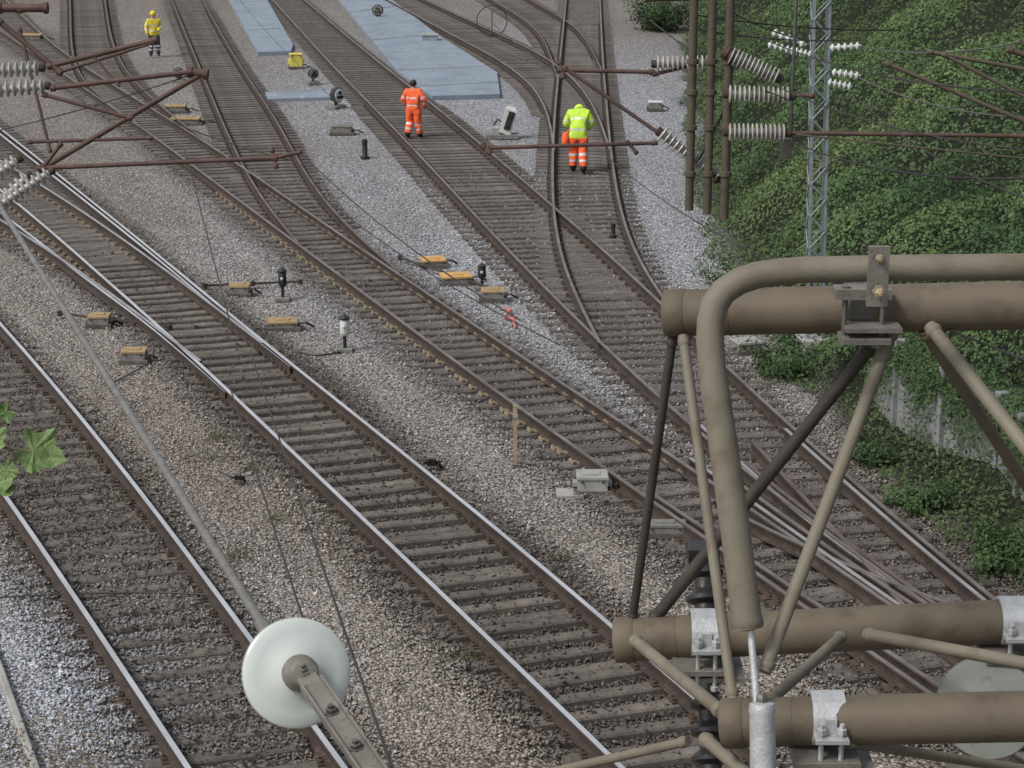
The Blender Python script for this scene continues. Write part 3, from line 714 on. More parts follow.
cantilever('red-brown catenary arm at the left, lowest one with a hooked right end', DL,
    [((40,168),(275,158),.024), ((275,158),(300,152),.02), ((272,150),(276,166),.02), ((60,145),(45,165),.02)],
    [((-24,188),(18,160),.08,8), ((0,205),(50,172),.08,9)])
cantilever('thin brown steady arm at the far top left edge', DL+3, [((0,8),(46,8),.05), ((-20,2),(20,10),.03)], [])
gr = empty('gantry_beam', P(700,-6,20.4), 'brown overhead gantry beam crossing the top edge right of centre', 'gantry')
a, b = P(645,-3,20.4), P(1120,-16,20.4)
for off in (0, .35):
    mb = MB(); mb.tube([a+Vector((0,.0,off)), b+Vector((0,0,off))], .05, 8); mb.build('chord', M['rustpole'], gr)
for i in range(14):
    p = a.lerp(b, i/14); q = a.lerp(b, (i+1)/14); mb = MB(); mb.tube([p+Vector((0,0,.35*(i % 2))), q+Vector((0,0,.35*((i+1) % 2)))], .025, 6); mb.build('diagonal', M['rustpole'], gr)
mb = MB(); mb.tube([Vector((b.x,b.y,.5)), Vector((b.x,b.y,9.2))], .14, 12); mb.build('support_post', M['rustpole'], gr, True)
for x, yb, rr, lab in ((689,210,.042,'leftmost of the three hanging rust-brown poles'), (707,214,.042,'middle one of the three hanging rust-brown poles'), (724,219,.045,'rightmost of the three hanging rust-brown poles')):
    D = 20; r = empty('hanging_pole', P(x,yb,D), lab, 'pole')
    mb = MB(); p = P(x,yb,D); q = Vector((p.x, p.y, P(x,-12,20).z)); mb.tube([p, q], rr, 12); mb.build('shaft', M['rustpole'], r, True)
    for yy_ in (65,95,130,176):
        mb = MB(); c = p+Vector((0,0,(yb-yy_)/100*1.0)); mb.lathe(c, (0,0,1), [(0,rr*1.05),(.005,rr*1.4),(.05,rr*1.4),(.055,rr*1.05)], 12); mb.build('clamp_ring', M['rustpole'], r)
cantilever('brown catenary arm reaching left from the hanging poles, with two insulators', 20,
    [((560,70),(652,72),.022), ((565,68),(660,134),.020), ((655,74),(690,66),.018), ((560,62),(563,76),.024), ((716,178),(724,178),.04)],
    [((656,64),(710,63),.08,11), ((661,133),(720,178),.092,13)])
cantilever('thin brown steady arm with hooked tip just above the yellow jacket person', 20.6,
    [((487,148),(655,143),.020), ((483,146),(489,152),.025), ((628,143),(636,152),.018)], [])
cantilever('brown catenary arms reaching right from the hanging poles, with three insulators', 19.5,
    [((788,133),(1024,136),.022), ((726,52),(732,56),.05), ((790,95),(812,96),.020)],
    [((730,55),(778,78),.09,12), ((728,94),(790,96),.09,13), ((728,132),(786,133),.09,13)])
cantilever('brown catenary arms crossing the green bank at the right edge', 17,
    [((888,64),(1040,128),.020), ((930,52),(1040,72),.018), ((1010,50),(1040,60),.026), ((945,55),(1040,105),.018), ((800,135),(1040,160),.008)], [], matn='rustpole')
c = P(790,160,20.3); r = empty('hanging_slender_post', c, 'slender grey post ending in a small box behind the three insulators', 'post')
mb = MB(); mb.tube([P(790,150,20.3), Vector((c.x,c.y,P(790,-12,20.3).z))], .018, 10); mb.build('shaft', M['galvdark'], r, True)
mb = MB(); mb.box(P(786,150,20.2), (.10,.09,.17)); mb.build('junction_box', M['galvdark'], r)
mb = MB(); mb.box(P(786,139,20.2), (.12,.11,.02)); mb.build('box_lid', M['galvdark'], r)
labs = ['white line insulator left of the lattice mast, uppermost of the sloping ones','short white insulator touching the lattice mast on its left','white insulator right of the lattice mast, upper of three','white insulator right of the lattice mast, middle of three','small white insulator at the left end of the top brown arm','white line insulator left of the lattice mast, lower of the sloping pair','white insulator right of the lattice mast, lowest of three']
for i, (a, b) in enumerate((((772,32),(806,45)), ((790,50),(812,55)), ((830,48),(861,46)), ((832,72),(860,76)), ((642,72),(660,73)), ((768,44),(796,52)), ((828,82),(852,87)))):
    mb = MB(); ribs(mb, P(*a, 24), P(*b, 24), .05, 5); tag(mb.build('line_insulator', M['insul'] if i == 4 else M['porcelain'], smooth=True), labs[i], 'insulator')
# lattice mast
base = mast; r = empty('lattice_mast', base, 'slim grey lattice mast standing at the foot of the green bank', 'mast')
w = .125; hm = 8.4
for sx in (-1, 1):
    for sy in (-1, 1):
        mb = MB(); mb.box((base.x+sx*w, base.y+sy*w, hm/2), (.045,.045,hm)); mb.build('leg', M['mastgrey'], r)
for side in range(4):
    lm = MB(); pts = []
    for i in range(31):
        z = .1+i*.27; s = 1 if i % 2 else -1
        pts.append(base+Vector({0:(s*w,-w-.03,z),1:(s*w,w+.03,z),2:(-w-.03,s*w,z),3:(w+.03,s*w,z)}[side]))
    for i in range(30): lm.tube([pts[i], pts[i+1]], .015 if side < 2 else .011, 5)
    o = lm.build('lacing', M['mastgrey'], r)
mb = MB(); mb.box((base.x, base.y, .05), (.6,.6,.2)); mb.build('footing', M['conc'], r)
r.rotation_euler = (0, -.022, 0)

def wire(a, b, D0, D1, sag, label, r_=.006, m='wire'):
    p, q = P(*a, D0), P(*b, D1); n_ = 16
    mb = MB(); mb.tube([p.lerp(q, t/n_)-Vector((0,0,sag*4*(t/n_)*(1-t/n_))) for t in range(n_+1)], r_, 5)
    tag(mb.build('overhead_wire', M[m]), label, 'wire')
wire((185,150),(232,330),21,16,0,'thin wire dropping from the left arms past the lantern')
wire((228,380),(310,640),15,9,.02,'thin dark wire crossing the gravel above the white disc')
wire((250,350),(392,768),16,7,.02,'thin dark wire passing right of the white disc')
wire((322,196),(560,345),24,16,.1,'contact wire slanting above the long brown track')
wire((600,150),(775,262),24,16,.1,'contact wire slanting past the pole feet')
wire((560,75),(490,20),21,40,.05,'wire running away from the left arm tip at the top')
wire((435,0),(560,70),60,21,.3,'wire running to the top from the brown arm tip')
wire((300,152),(520,320),20,14,.1,'wire leading down from the hooked left arm')
wire((727,20),(1030,92),20,12,.15,'wire crossing the green bank, upper', .006)
wire((730,60),(1030,150),20,12,.15,'wire crossing the green bank, middle', .006)
wire((860,100),(1030,200),22,12,.1,'wire crossing the green bank, lower', .006)
wire((690,28),(850,40),20,24,.05,'wire joining the poles and the lattice mast near the top', .008)
wire((690,14),(900,30),20,22,.05,'topmost wire by the hanging poles', .008)
wire((725,8),(808,40),20,24,.05,'wire sloping from the gantry down to the white insulators', .009)
wire((860,46),(1030,40),24,18,.1,'pale wire leaving the upper right white insulator', .008, 'galvdark')
wire((858,77),(1030,118),24,18,.1,'wire leaving the middle right white insulator', .008, 'galvdark')
wire((788,140),(1030,178),20,14,.12,'long sagging wire below the brown arm over the bank', .008)
wire((730,98),(690,176),19.8,20,.02,'short jumper wire looping between the hanging poles', .010)
wire((650,20),(790,100),22,19,.08,'wire sloping down behind the hanging poles', .008)
wire((920,318),(1030,362),5.6,5.0,.0,'thin wire behind the braces at the right edge', .003)
wire((240,0),(345,110),60,30,.1,'wire hanging above the walkway slabs')
wire((120,100),(290,160),22,20,.05,'short wire linking the left catenary arms',.008)
wire((0,130),(190,75),21,20,.03,'wire rising from the left edge to the middle left arm',.007)
c = P(895,-6,70); r = empty('distant_building', (c.x, c.y, 0), 'grey building corner at the very top edge right of the lattice mast', 'building')
mb = MB(); mb.box((c.x+.2, c.y, c.z/2+.6), (2.4, 2, c.z+1.2)); mb.build('wall', M['brickwall'], r)
mb = MB(); mb.box((c.x+.2, c.y, c.z+1.35), (2.8, 2.4, .3)); mb.build('roof', M['boxgrey'], r)

# ---------------------------------------------------------------- near-left tube and disc insulator
ir = empty('disc_insulator', P(298,673,5.3), 'big round white disc insulator with flat bolted bracket at the lower left', 'insulator')
cdisc = P(298,673,5.3); ax = (Vector((0,0,HC))-cdisc).normalized(); ax = (ax+Vector((.22,0,-.02))).normalized()
mb = MB(); R0 = .147
mb.lathe(cdisc-ax*.03, ax, [(-.05,.03),(-.03,.06),(-.012,R0*.8),(0,R0*.97),(.008,R0),(.02,R0*.985),(.026,R0*.93),(.03,R0*.75),(.038,R0*.45),(.05,.05)], 56); mb.build('disc', M['porcelain'], ir, True)
mb = MB(); mb.lathe(cdisc+ax*.018, ax, [(0,.048),(.012,.05),(.03,.044),(.05,.036),(.072,.034),(.076,.02)], 24); mb.build('hub', M['bracket'], ir, True)
p0 = cdisc+ax*.078
p3 = P(392,800,4.75)
d = (p3-p0).normalized(); sd = d.cross(ax).normalized(); zax = sd.cross(d) if sd.cross(d).dot(ax) > 0 else -sd.cross(d); R = Matrix((d, sd, zax)).transposed().to_4x4(); LL = (p3-p0).length
mb = MB(); mb.box((p0+p3)/2, (LL, .052, .010), R, bev=.2); mb.lathe(p0-zax*.005, zax, [(0,.026),(.010,.026)], 20); mb.build('flat_bracket', M['bracket'], ir)
for s in (-1, 1):
    mb = MB(); mb.box((p0+p3)/2+sd*.0285*s+zax*.006+d*.03, (LL-.05, .007, .026), R, bev=.2); mb.build('bracket_edge', M['bracket'], ir)
for t in (.0, .34, .62, .9):
    mb = MB(); c = p0.lerp(p3, t); mb.lathe(c+zax*.005, zax, [(0,.019),(.003,.019),(.0035,.014),(.014,.014),(.015,.008),(.024,.008)], 6); mb.build('bolt', M['galvdark'], ir)
pt = empty('feeder_tube', P(265,628,5.45), 'long straight grey tube running from the upper left down to the white disc', 'tube')
a, b = P(-20,175,12), P(272,640,5.42)
mb = MB(); mb.tube([a, b], .0145, 12); mb.build('shaft', M['rope'], pt, True)
mb = MB(); d = (b-a).normalized(); mb.lathe(b-d*.12, d, [(0,.0155),(.004,.021),(.1,.021),(.13,.014)], 14); mb.build('end_sleeve', M['rope'], pt, True)

# ---------------------------------------------------------------- near-right tubular truss
tr = empty('tubular_truss', P(850,500,5.6), 'large olive-brown tubular truss bracket filling the lower right foreground', 'truss')
def T(pts, r_, m='tan', name='tube', seg=28, parent=tr):
    mb = MB(); mb.tube(pts, r_, seg); return mb.build(name, M[m], parent, True)
def flange(p, q, r_, par, m='tan'):
    d = (q-p).normalized(); mb = MB(); mb.lathe(p-d*.015, d, [(-.012,r_*.4),(-.008,r_*.93),(0,r_*1.03),(.02,r_*1.05),(.05,r_*1.05),(.055,r_*1.0)], 30); mb.build('end_cap', M[m], par, True)
    mb = MB(); mb.lathe(p+d*.16, d, [(0,r_*.9),(.002,r_*1.02),(.006,r_*1.02),(.008,r_*.9)], 30); mb.build('weld_seam', M[m], par, True)
t1a, t1b = P(673,313,5.65), P(1080,304,5.35)
m1a, m1b = P(622,640,6.05), P(1080,618,5.85)
l1a, l1b = P(730,723,5.2), P(1080,715,5.0)
flange(t1a, t1b, .066, T([t1a, t1b], .066, 'tan', 'top_chord'))
flange(m1a, m1b, .066, T([m1a, m1b], .066, 'tan', 'rear_chord'))
flange(l1a, l1b, .064, T([l1a, l1b], .064, 'tan', 'front_chord'))
for (a, da, b, db, rr, m_) in (
    ((673,336),5.65,(632,622),6.05,.0135,'dark_tan'), ((683,336),5.6,(733,700),5.2,.0145,'tan2'),
    ((872,345),5.6,(652,622),6.05,.019,'dark_tan'), ((893,328),5.45,(764,672),5.15,.018,'tan2'),
    ((924,330),5.45,(1050,522),5.9,.017,'tan'), ((930,326),5.4,(1050,478),5.05,.019,'tan2'),
    ((842,636),5.85,(770,700),5.2,.016,'tan2'), ((866,634),5.8,(1050,668),5.3,.018,'tan2'),
    ((634,640),6.0,(722,712),5.2,.018,'tan2'), ((540,775),5.9,(688,741),5.5,.014,'tan2'), ((704,738),5.4,(765,790),5.1,.018,'tan2'), ((846,742),5.1,(1040,772),5.6,.014,'tan2')):
    p, q = P(*a, da), P(*b, db); tb = T([p, q], rr, m_, 'brace', 16)
    d = (q-p).normalized()
    for e in (p+d*.02, q-d*.02):
        mb = MB(); mb.lathe(e-d*.012, d, [(0,rr),(.006,rr*1.22),(.018,rr*1.22),(.024,rr)], 16); mb.build('weld_bead', M[m_], tb, True)

cu = empty('curved_tube', P(748,628,5.12), 'grey-olive tube bent at a right angle, clamped over the top of the truss', 'tube')
cp = [(1085,266,5.05),(900,268,5.1),(800,270,5.12)]
bend = [(778,272),(757,275),(739,281),(724,291),(715,304),(711,320),(710,340),(712,368)]
pts = [P(x,y,d) for x,y,d in cp]+[P(x,y,5.13) for x,y in bend]+[P(724,450,5.13),P(736,535,5.13),P(748,628,5.13)]
o = T(pts, [.034]*3+[.035]*4+[.036]*4+[.038,.0385,.039], 'tan2', 'bent_pipe', 28, cu)
mb = MB(); p = P(748,626,5.13); d = (P(748,628,5.13)-P(736,535,5.13)).normalized(); mb.lathe(p, d, [(-.02,.041),(0,.041),(.006,.036),(.012,.012)], 24); mb.build('end_cap', M['tan2'], cu, True)
mb = MB(); mb.tube([P(750,622,5.13), P(757,705,5.1)], .0095, 12); mb.build('drop_rod', M['galv'], cu, True)
so = empty('grey_sleeve', P(763,768,5.0), 'upright light grey metal cylinder below the curved tube, at the bottom edge', 'sleeve')
p, q = P(762,702,5.0), P(764,810,5.0); d = q-p
mb = MB(); mb.lathe(p, d, [(0,.022),(.004,.031),(.02,.034),(.03,.032),(.25,.034),(.32,.035)], 28); mb.build('cylinder', M['galv'], so, True)
mb = MB(); mb.lathe(p-d.normalized()*.02, d, [(0,.012),(.01,.016),(.03,.016)], 6); mb.build('nut', M['galvdark'], so)

ck = empty('pipe_clamp', P(877,290,5.0), 'dark pipe clamp with two bright bolts joining curved tube and top chord', 'pipe clamp')
mb = MB(); mb.box(P(878,276,5.02), (.052,.012,.155), bev=.3); mb.build('strap_plate', M['bracket'], ck)
for yb in (257,291):
    mb = MB(); mb.lathe(P(879,yb,5.01), (0,-1,-.1), [(0,.017),(.004,.017),(.0045,.011),(.016,.011),(.018,.009),(.019,.005),(.028,.005)], 6); mb.build('bolt', M['wood'], ck)
def saddle(name_parent, c, r_, wdt, m, a0=-20, a1=200, n_=16, th=.008, pname='saddle'):
    vs = []; fs = []
    for i in range(n_+1):
        a = math.radians(a0+(a1-a0)*i/n_); cy, sz_ = math.cos(a), math.sin(a)
        for (x, rr) in ((-wdt/2, r_), (wdt/2, r_), (wdt/2, r_+th), (-wdt/2, r_+th)):
            vs.append(c+Vector((x, -cy*rr, sz_*rr)))
    for i in range(n_):
        for j in range(4):
            j2 = (j+1) % 4; fs.append((i*4+j, i*4+j2, (i+1)*4+j2, (i+1)*4+j))
    fs += [(3,2,1,0), tuple(n_*4+j for j in range(4))]
    mb = MB(); mb.add(vs, fs); return mb.build(pname, M[m], name_parent, False)
c = P(864,309,5.51); saddle(ck, c, .068, .10, 'galvdark', -40, 220)
for q, s in ((P(862,292,5.38), (.15,.06,.03)), (P(864,338,5.40), (.13,.09,.016)), (P(872,327,5.39), (.15,.08,.014))):
    mb = MB(); mb.box(q, s); mb.build('jaw_plate', M['bracket'], ck)
for x in (846, 884):
    mb = MB(); mb.lathe(P(x,286,5.36), (0,0,-1), [(0,.013),(.012,.013),(.0125,.008),(.15,.008),(.1505,.014),(.165,.014)], 6); mb.build('bolt', M['galvdark'], ck)
def clampset(px, py, D, r_, label, w=.085):
    c = P(px, py, D); r = empty('pipe_clamp', c, label, 'pipe clamp'); saddle(r, c, r_+.002, w, 'galv', -35, 215, th=.009)
    for s in (-1, 1):
        mb = MB(); mb.box(c+Vector((0, s*(r_+.03), -.01)), (w, .045, .012)); mb.build('flange', M['galv'], r)
    mb = MB(); mb.box(c+Vector((0,-(r_+.012),.012)), (.03,.012,.05)); mb.build('rib', M['galv'], r)
    for q, s in ((Vector((-.01,-.02,-r_-.012)), (w*2.0,.19,.016)), (Vector((.015,-.02,-r_-.04)), (w*2.4,.16,.014))):
        mb = MB(); mb.box(c+q, s); mb.build('jaw_plate', M['bracket'], r)
    for s in (-1, 1):
        for t in (-1, 1):
            q = c+Vector((t*w*.3, s*(r_+.03), 0)); mb = MB(); mb.lathe(q+Vector((0,0,.03)), (0,0,-1), [(0,.007),(.012,.007),(.0125,.013),(.026,.013),(.0265,.007),(r_+.09,.007),(r_+.0905,.013),(r_+.103,.013)], 6); mb.build('bolt', M['galv'], r)
clampset(704,634,5.98,.066,'pale pipe clamp on the rear chord just left of the curved tube end')
clampset(1012,622,5.88,.066,'pale pipe clamp on the rear chord at the right edge')
clampset(826,719,5.15,.064,'pale pipe clamp on the front chord right of the grey cylinder')
dk = empty('dark_insulator', P(708,760,6.4), 'black ribbed insulator stack behind the left ends of the truss', 'insulator')
mb = MB(); p, q = P(704,560,6.45), P(712,800,6.2); d = q-p; L_ = d.length; prof = [(0,.03)]
for i in range(9):
    s = L_*i/9; w_ = L_/9; prof += [(s+w_*.15,.032),(s+w_*.45,.062),(s+w_*.6,.06),(s+w_*.75,.034)]
prof.append((L_,.03)); mb.lathe(p, d, prof, 24); mb.build('ribbed_body', M['blackins'], dk, True)
mb = MB(); mb.box(P(703,552,6.45), (.1,.09,.05)); mb.build('cap', M['black'], dk)
i2 = empty('disc_insulator', P(985,708,5.9), 'dull greenish disc insulator partly hidden behind the front chord at the right edge', 'insulator')
c2 = P(986,708,5.8); ax2 = ((Vector((0,0,HC))-c2).normalized()+Vector((.25,0,.1))).normalized()
mb = MB(); mb.lathe(c2, ax2, [(-.05,.03),(-.012,.12),(0,.147),(.01,.150),(.022,.147),(.03,.11),(.04,.06),(.05,.04)], 48); mb.build('disc', M['dulldisc'], i2, True)
mb = MB(); mb.lathe(c2+ax2*.04, ax2, [(0,.04),(.03,.038),(.05,.03)], 20); mb.build('hub', M['tan'], i2, True)

# ---------------------------------------------------------------- near leaves at left
def bigleaf(mb, c, size, ang, tilt):
    keys = [(180,.14),(200,.50),(222,.72),(240,.64),(258,.58),(275,.78),(288,.92),(300,.78),(318,.64),(334,.80),(346,.86),(0,1.05),(14,.86),(26,.80),(42,.64),(60,.78),(72,.92),(85,.78),(102,.58),(120,.64),(138,.72),(160,.50)]
    R = Matrix.Rotation(tilt[0],3,'X') @ Matrix.Rotation(tilt[1],3,'Z') @ Matrix.Rotation(ang,3,'Y')
    vs = [c]
    for (a, r_) in keys:
        q = math.radians(a); x, z = r_*math.cos(q), r_*math.sin(q); up = .08 if a not in (222,288,0,72,138) else -.03
        vs.append(c+(R @ Vector((x*.5, up*.6*r_, z*.5)))*size)
    nl = len(keys)
    for (a, r_) in keys:
        q = math.radians(a); x, z = r_*math.cos(q), r_*math.sin(q); up = .06 if a not in (222,288,0,72,138) else -.08
        vs.append(c+(R @ Vector((x, up-.18*r_*r_, z)))*size)
    fs = []
    for i in range(nl):
        j = (i+1) % nl; fs.append((0, 1+i, 1+j)); fs.append((1+i, 1+nl+i, 1+nl+j, 1+j))
    mb.add(vs, fs)
lr = empty('leafy_twig', P(-20,450,3.2), 'sprig of green lobed leaves reaching in at the left edge', 'leafy twig')
mleaf = mat('green_lobed_leaf', (.125,.185,.055), (.072,.118,.033), 45, .5, 0, .3, 200, (.17,.22,.08), .6)
for (x, y, s, a, t) in ((34,450,.054,.3,(-.8,.35)), (4,470,.034,1.4,(-.3,-.3)), (6,412,.022,2.5,(-.5,.5)), (-10,440,.032,-.8,(-.9,.2)), (4,488,.022,.9,(-1.0,.2))):
    mb = MB(); bigleaf(mb, P(x,y,3.2+random.uniform(-.08,.08)), s, a, t); mb.build('leaf', mleaf, lr, False)
mb = MB(); mb.tube([P(-60,430,3.2), P(-10,445,3.2), P(30,452,3.2)], [.004,.003,.001], 6); mb.build('stem', M['bark'], lr)

# ---------------------------------------------------------------- people
def person(px, py, rz, label, jacket, trousers, headgear, J=None, scale=1.0, bulk=1.16):
    c = G(px, py); c.z = .03
    root = empty('person', c, label, 'person', rz=rz); root.scale = (scale,)*3
    j = {'pel':((0,0,.94),.17),'wst':((0,0,1.08),.165),'chs':((0,0,1.30),.185),'nkb':((0,0,1.45),.10),'nk':((0,-.01,1.53),.056),
         'hd1':((0,-.03,1.60),.074),'hd2':((0,-.02,1.68),.094),'hd3':((0,-.01,1.745),.067),
         'shL':((.20,0,1.41),.10),'elL':((.29,.03,1.15),.074),'wrL':((.28,-.08,.93),.052),'haL':((.275,-.11,.86),.034),
         'shR':((-.20,0,1.41),.10),'elR':((-.29,.03,1.15),.074),'wrR':((-.28,-.08,.93),.052),'haR':((-.275,-.11,.86),.034),
         'hiL':((.1,0,.86),.125),'knL':((.13,-.03,.50),.095),'anL':((.15,.02,.13),.082),'ftL':((.15,-.02,.05),.05),'toL':((.17,-.15,.035),.042),
         'hiR':((-.1,0,.86),.125),'knR':((-.13,-.03,.50),.095),'anR':((-.15,.02,.13),.082),'ftR':((-.15,-.02,.05),.05),'toR':((-.17,-.15,.035),.042)}
    if J:
        for k_, v in J.items(): j[k_] = (v, j[k_][1])
    for k_ in j:
        if k_[:2] not in ('hd','nk','ha','ft','to'): j[k_] = (j[k_][0], j[k_][1]*bulk)
    names = list(j); idx = {k_: i for i, k_ in enumerate(names)}
    E = [('pel','wst'),('wst','chs'),('chs','nkb'),('nkb','nk'),('nk','hd1'),('hd1','hd2'),('hd2','hd3')]
    for s in 'LR': E += [('chs','sh'+s),('sh'+s,'el'+s),('el'+s,'wr'+s),('wr'+s,'ha'+s),('pel','hi'+s),('hi'+s,'kn'+s),('kn'+s,'an'+s),('an'+s,'ft'+s),('ft'+s,'to'+s)]
    me = bpy.data.meshes.new('skeleton'); me.from_pydata([j[k_][0] for k_ in names], [(idx[a], idx[b]) for a, b in E], [])
    ob = bpy.data.objects.new('skeleton', me); C.objects.link(ob)
    ob.modifiers.new('Skin', 'SKIN'); sub = ob.modifiers.new('Sub', 'SUBSURF'); sub.levels = 3; sub.render_levels = 3
    for i, k_ in enumerate(names):
        sv = me.skin_vertices[0].data[i]; sv.radius = (j[k_][1], j[k_][1]*(.78 if k_ in ('chs','wst','pel') else 1)); sv.use_root = (k_ == 'pel')
    dg = bpy.context.evaluated_depsgraph_get(); dg.update()
    bm_ = bpy.data.meshes.new_from_object(ob.evaluated_get(dg)); bpy.data.objects.remove(ob)
    co_ = np.array([v.co[:] for v in bm_.vertices]); nn = np.array([v.normal[:] for v in bm_.vertices])
    cl = (co_[:, 2] > .15) & (co_[:, 2] < 1.46)
    fo = vnoise(co_[:, 0]*9+co_[:, 1]*5, co_[:, 2]*10, 2.2, 31)*.02*cl
    co_ = co_+nn*fo[:, None]
    mb = MB(); mb.v = [tuple(v) for v in co_]
    mats = [M[jacket], M[trousers], M['band'], M['skin'], M['boot']]
    keys = {k_: Vector(j[k_][0]) for k_ in names}
    for p in bm_.polygons:
        cc = p.center; best, bs, bt = 9, None, 0
        for a, b in E:
            A, B = keys[a], keys[b]; d = B-A; t = max(0, min(1, (cc-A).dot(d)/d.length_squared)); q = (cc-(A+d*t)).length - .5*(j[a][1]*(1-t)+j[b][1]*t)
            if q < best: best, bs, bt = q, (a, b), t
        a, b = bs; mi = 0
        if b[:2] == 'hd' or ((a, b) == ('nkb','nk') and bt > .6): mi = 3
        elif b[:2] == 'ha': mi = 3
        elif b[:2] in ('ft','to') or (b[:2] == 'an' and bt > .92): mi = 4
        elif b[:2] in ('kn','an'):
            mi = 1
            if b[:2] == 'an' and (.14 < bt < .28 or .52 < bt < .66): mi = 2
        elif b[:2] == 'hi': mi = 1 if cc.z < .84 else 0
        elif (a, b) == ('pel','wst'): mi = 2 if .35 < bt < .7 else 0
        elif (a, b) == ('wst','chs'): mi = 2 if .65 < bt < .85 else 0
        elif b[:2] == 'wr': mi = 2 if .25 < bt < .45 else 0
        elif b[:2] == 'el': mi = 2 if .6 < bt < .78 else 0
        mb.f.append(tuple(p.vertices)); mb.m.append(mi)
    for s in 'LR':
        H0 = keys['ha'+s]; d = (H0-keys['wr'+s]).normalized(); sg = 1 if s == 'L' else -1
        across = Vector((0, 1, 0)) if abs(d.y) < .8 else Vector((0,0,1)); across = (across-d*across.dot(d)).normalized(); palm = d.cross(across)*sg
        for i, L_ in enumerate((.065,.075,.07,.055)):
            p = H0+across*(i-1.5)*.02+d*.02
            mb.tube([p, p+d*L_*.5, p+d*L_*.85-palm*.015, p+d*L_-palm*.035], [.0095,.009,.008,.006], 6, 3)
        p = H0-across*.03-d*.02; mb.tube([p, p-across*.025+d*.03, p-across*.03+d*.055], [.011,.01,.007], 6, 3)
    mb.build('body', mats, root, True, keep=True)
    bpy.data.meshes.remove(bm_)
    h2 = keys['hd2']; up = (keys['hd3']-keys['hd1']).normalized(); fw = Vector((0,-1,0)); fw = (fw-up*fw.dot(up)).normalized(); sd_ = up.cross(fw)
    mb = MB(); mb.tube([h2+fw*.082+up*.012, h2+fw*.108-up*.012, h2+fw*.094-up*.024], [.008,.014,.012], 6); mb.build('nose', M['skin'], root, True, keep=True)
    for s in (-1, 1):
        mb = MB(); mb.lathe(h2+sd_*s*.088-up*.01, sd_*s, [(0,.03),(.012,.032),(.018,.02)], 10); mb.build('ear', M['skin'], root, True, keep=True)
        mb = MB(); mb.lathe(h2+sd_*s*.034+fw*.084+up*.015, fw, [(0,.012),(.006,.008)], 8); mb.build('eye', M['black'], root, True, keep=True)
    mb = MB(); mb.box(h2+fw*.082-up*.045, (.045,.012,.01)); mb.build('mouth', M['pink'], root, keep=True)
    c0 = h2+up*.012-fw*.012
    if headgear == 'hair':
        mb = MB(); mb.lathe(c0-fw*.012, (up-fw*.35).normalized(), [(-.07,.085),(-.04,.1),(0,.107),(.04,.102),(.075,.08),(.098,.045),(.106,.01)], 20); mb.build('hair', M['hair'], root, True, keep=True)
    else:
        mb = MB(); mb.lathe(c0-up*.055-fw*.006, up, [(-.03,.09),(0,.112),(.05,.120),(.10,.116),(.14,.09),(.165,.05),(.172,.01)], 22); mb.build('hood', M[headgear], root, True, keep=True)
    return root
person(414,139, math.radians(165), 'person in full orange hi-vis suit with dark hair standing on the track', 'hv_orange', 'hv_orange', 'hair',
       {'elL':(.35,-.02,1.17),'wrL':(.29,-.14,1.0),'haL':(.25,-.19,.96),'elR':(-.34,0,1.17),'wrR':(-.32,-.1,.97),'haR':(-.30,-.14,.9),'knL':(.14,-.06,.5),'anL':(.17,.09,.13),'ftL':(.17,.06,.05),'toL':(.19,-.07,.035),'anR':(-.17,-.08,.13),'ftR':(-.17,-.11,.05),'toR':(-.20,-.23,.035)}, .90, 1.32)
yp = person(578,174, math.radians(176), 'person in yellow hi-vis jacket and orange trousers walking away with head bowed', 'hv_yellow', 'hv_orange', 'hv_yellow',
       {'wst':(0,-.03,1.08),'chs':(0,-.13,1.28),'nkb':(0,-.24,1.39),'nk':(0,-.31,1.40),'hd1':(0,-.36,1.41),'hd2':(0,-.43,1.42),'hd3':(0,-.49,1.44),'shL':(.20,-.18,1.37),'shR':(-.20,-.18,1.37),'elL':(.31,-.17,1.13),'wrL':(.20,-.33,1.0),'haL':(.14,-.38,.98),
        'elR':(-.31,-.15,1.13),'wrR':(-.20,-.33,1.0),'haR':(-.14,-.38,.98),'knL':(.12,-.12,.5),'anL':(.12,-.1,.13),'ftL':(.12,-.14,.05),'toL':(.13,-.27,.035),'knR':(-.12,0,.5),'anR':(-.13,.16,.14),'ftR':(-.13,.13,.05),'toR':(-.14,.0,.035)}, 1.06, 1.22)
person(155,57, math.radians(20), 'person in amber hi-vis jacket and dark trousers far off at the top left', 'hv_amber', 'darkcloth', 'hv_amber',
       {'wrL':(.14,-.22,1.02),'haL':(.09,-.24,1.02)}, .92, 1.15)
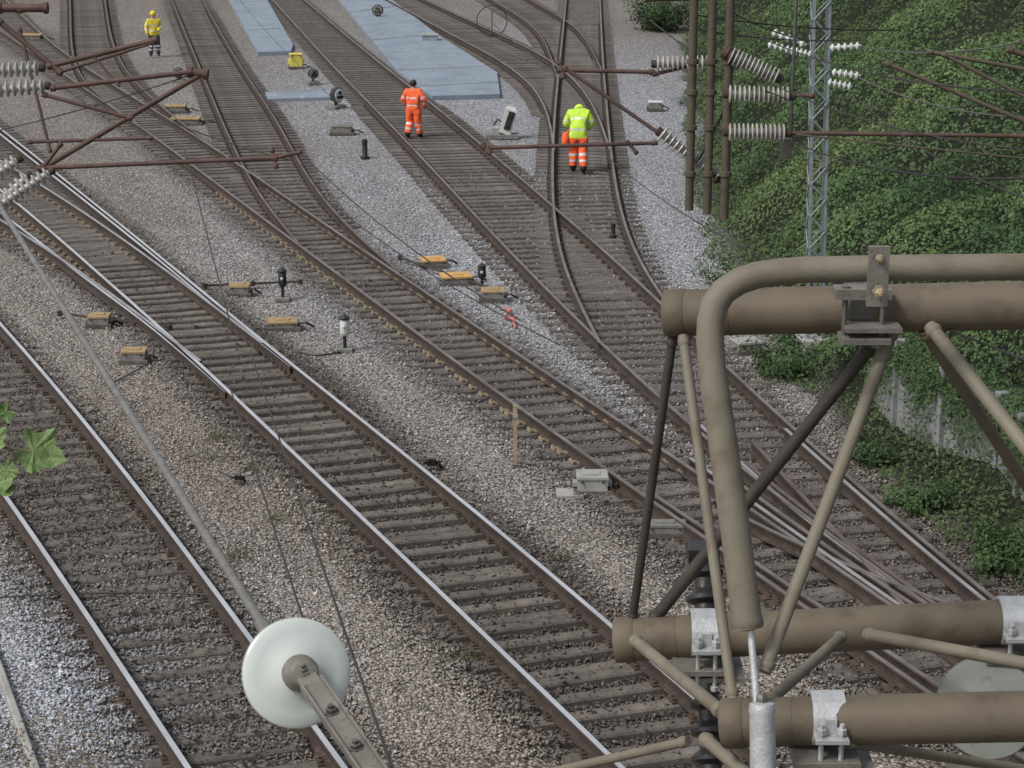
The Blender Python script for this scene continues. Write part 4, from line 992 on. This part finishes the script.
c = G(578,174)+Vector((-.32,-.02,.90)); r = empty('tool_bag', c, 'small orange bag at the left hip of the yellow-jacket person', 'bag')
mb = MB(); mb.lathe(c-Vector((0,0,.16)), (0,0,1), [(0,.05),(.02,.08),(.12,.095),(.24,.085),(.29,.06),(.31,.03)], 14); mb.build('pouch', M['hv_orange'], r, True)
mb = MB(); mb.tube([c+Vector((.02,0,.12)), c+Vector((.10,.02,.22)), c+Vector((.2,.02,.30))], .015, 6); mb.build('strap', M['hv_orange'], r, True)

# ---------------------------------------------------------------- light, world, camera
sc = bpy.context.scene
wl = bpy.data.worlds.new('World'); sc.world = wl; wl.use_nodes = True; nt = wl.node_tree
sky = nt.nodes.new('ShaderNodeTexSky'); sky.sky_type = 'NISHITA'; sky.sun_disc = False
EL, AZ = math.radians(50), math.radians(235)
sky.sun_elevation = EL; sky.sun_rotation = AZ; sky.air_density = 1.0; sky.dust_density = 3.0; sky.ozone_density = 1
hs = nt.nodes.new('ShaderNodeHueSaturation'); hs.inputs['Saturation'].default_value = .4; hs.inputs['Value'].default_value = 1.15
nt.links.new(sky.outputs[0], hs.inputs['Color']); nt.links.new(hs.outputs[0], nt.nodes['Background'].inputs['Color'])
nt.nodes['Background'].inputs['Strength'].default_value = .15
sl = bpy.data.lights.new('sun', 'SUN'); sl.energy = 2.4; sl.angle = math.radians(12); sl.color = (1,.97,.92)
so_ = bpy.data.objects.new('sun', sl); C.objects.link(so_)
dvec = Vector((math.sin(AZ)*math.cos(EL), math.cos(AZ)*math.cos(EL), math.sin(EL)))
so_.rotation_euler = dvec.to_track_quat('Z', 'Y').to_euler()
cam = bpy.data.cameras.new('camera'); co = bpy.data.objects.new('camera', cam); C.objects.link(co)
co.location = (0,0,HC); co.rotation_euler = (math.pi/2-TH, 0, 0)
cam.sensor_width = 36; cam.lens = FP*36/1024; cam.clip_end = 3000; cam.clip_start = .1
sc.camera = co
sc.view_settings.view_transform = 'Standard'; sc.view_settings.look = 'None'; sc.view_settings.exposure = 0
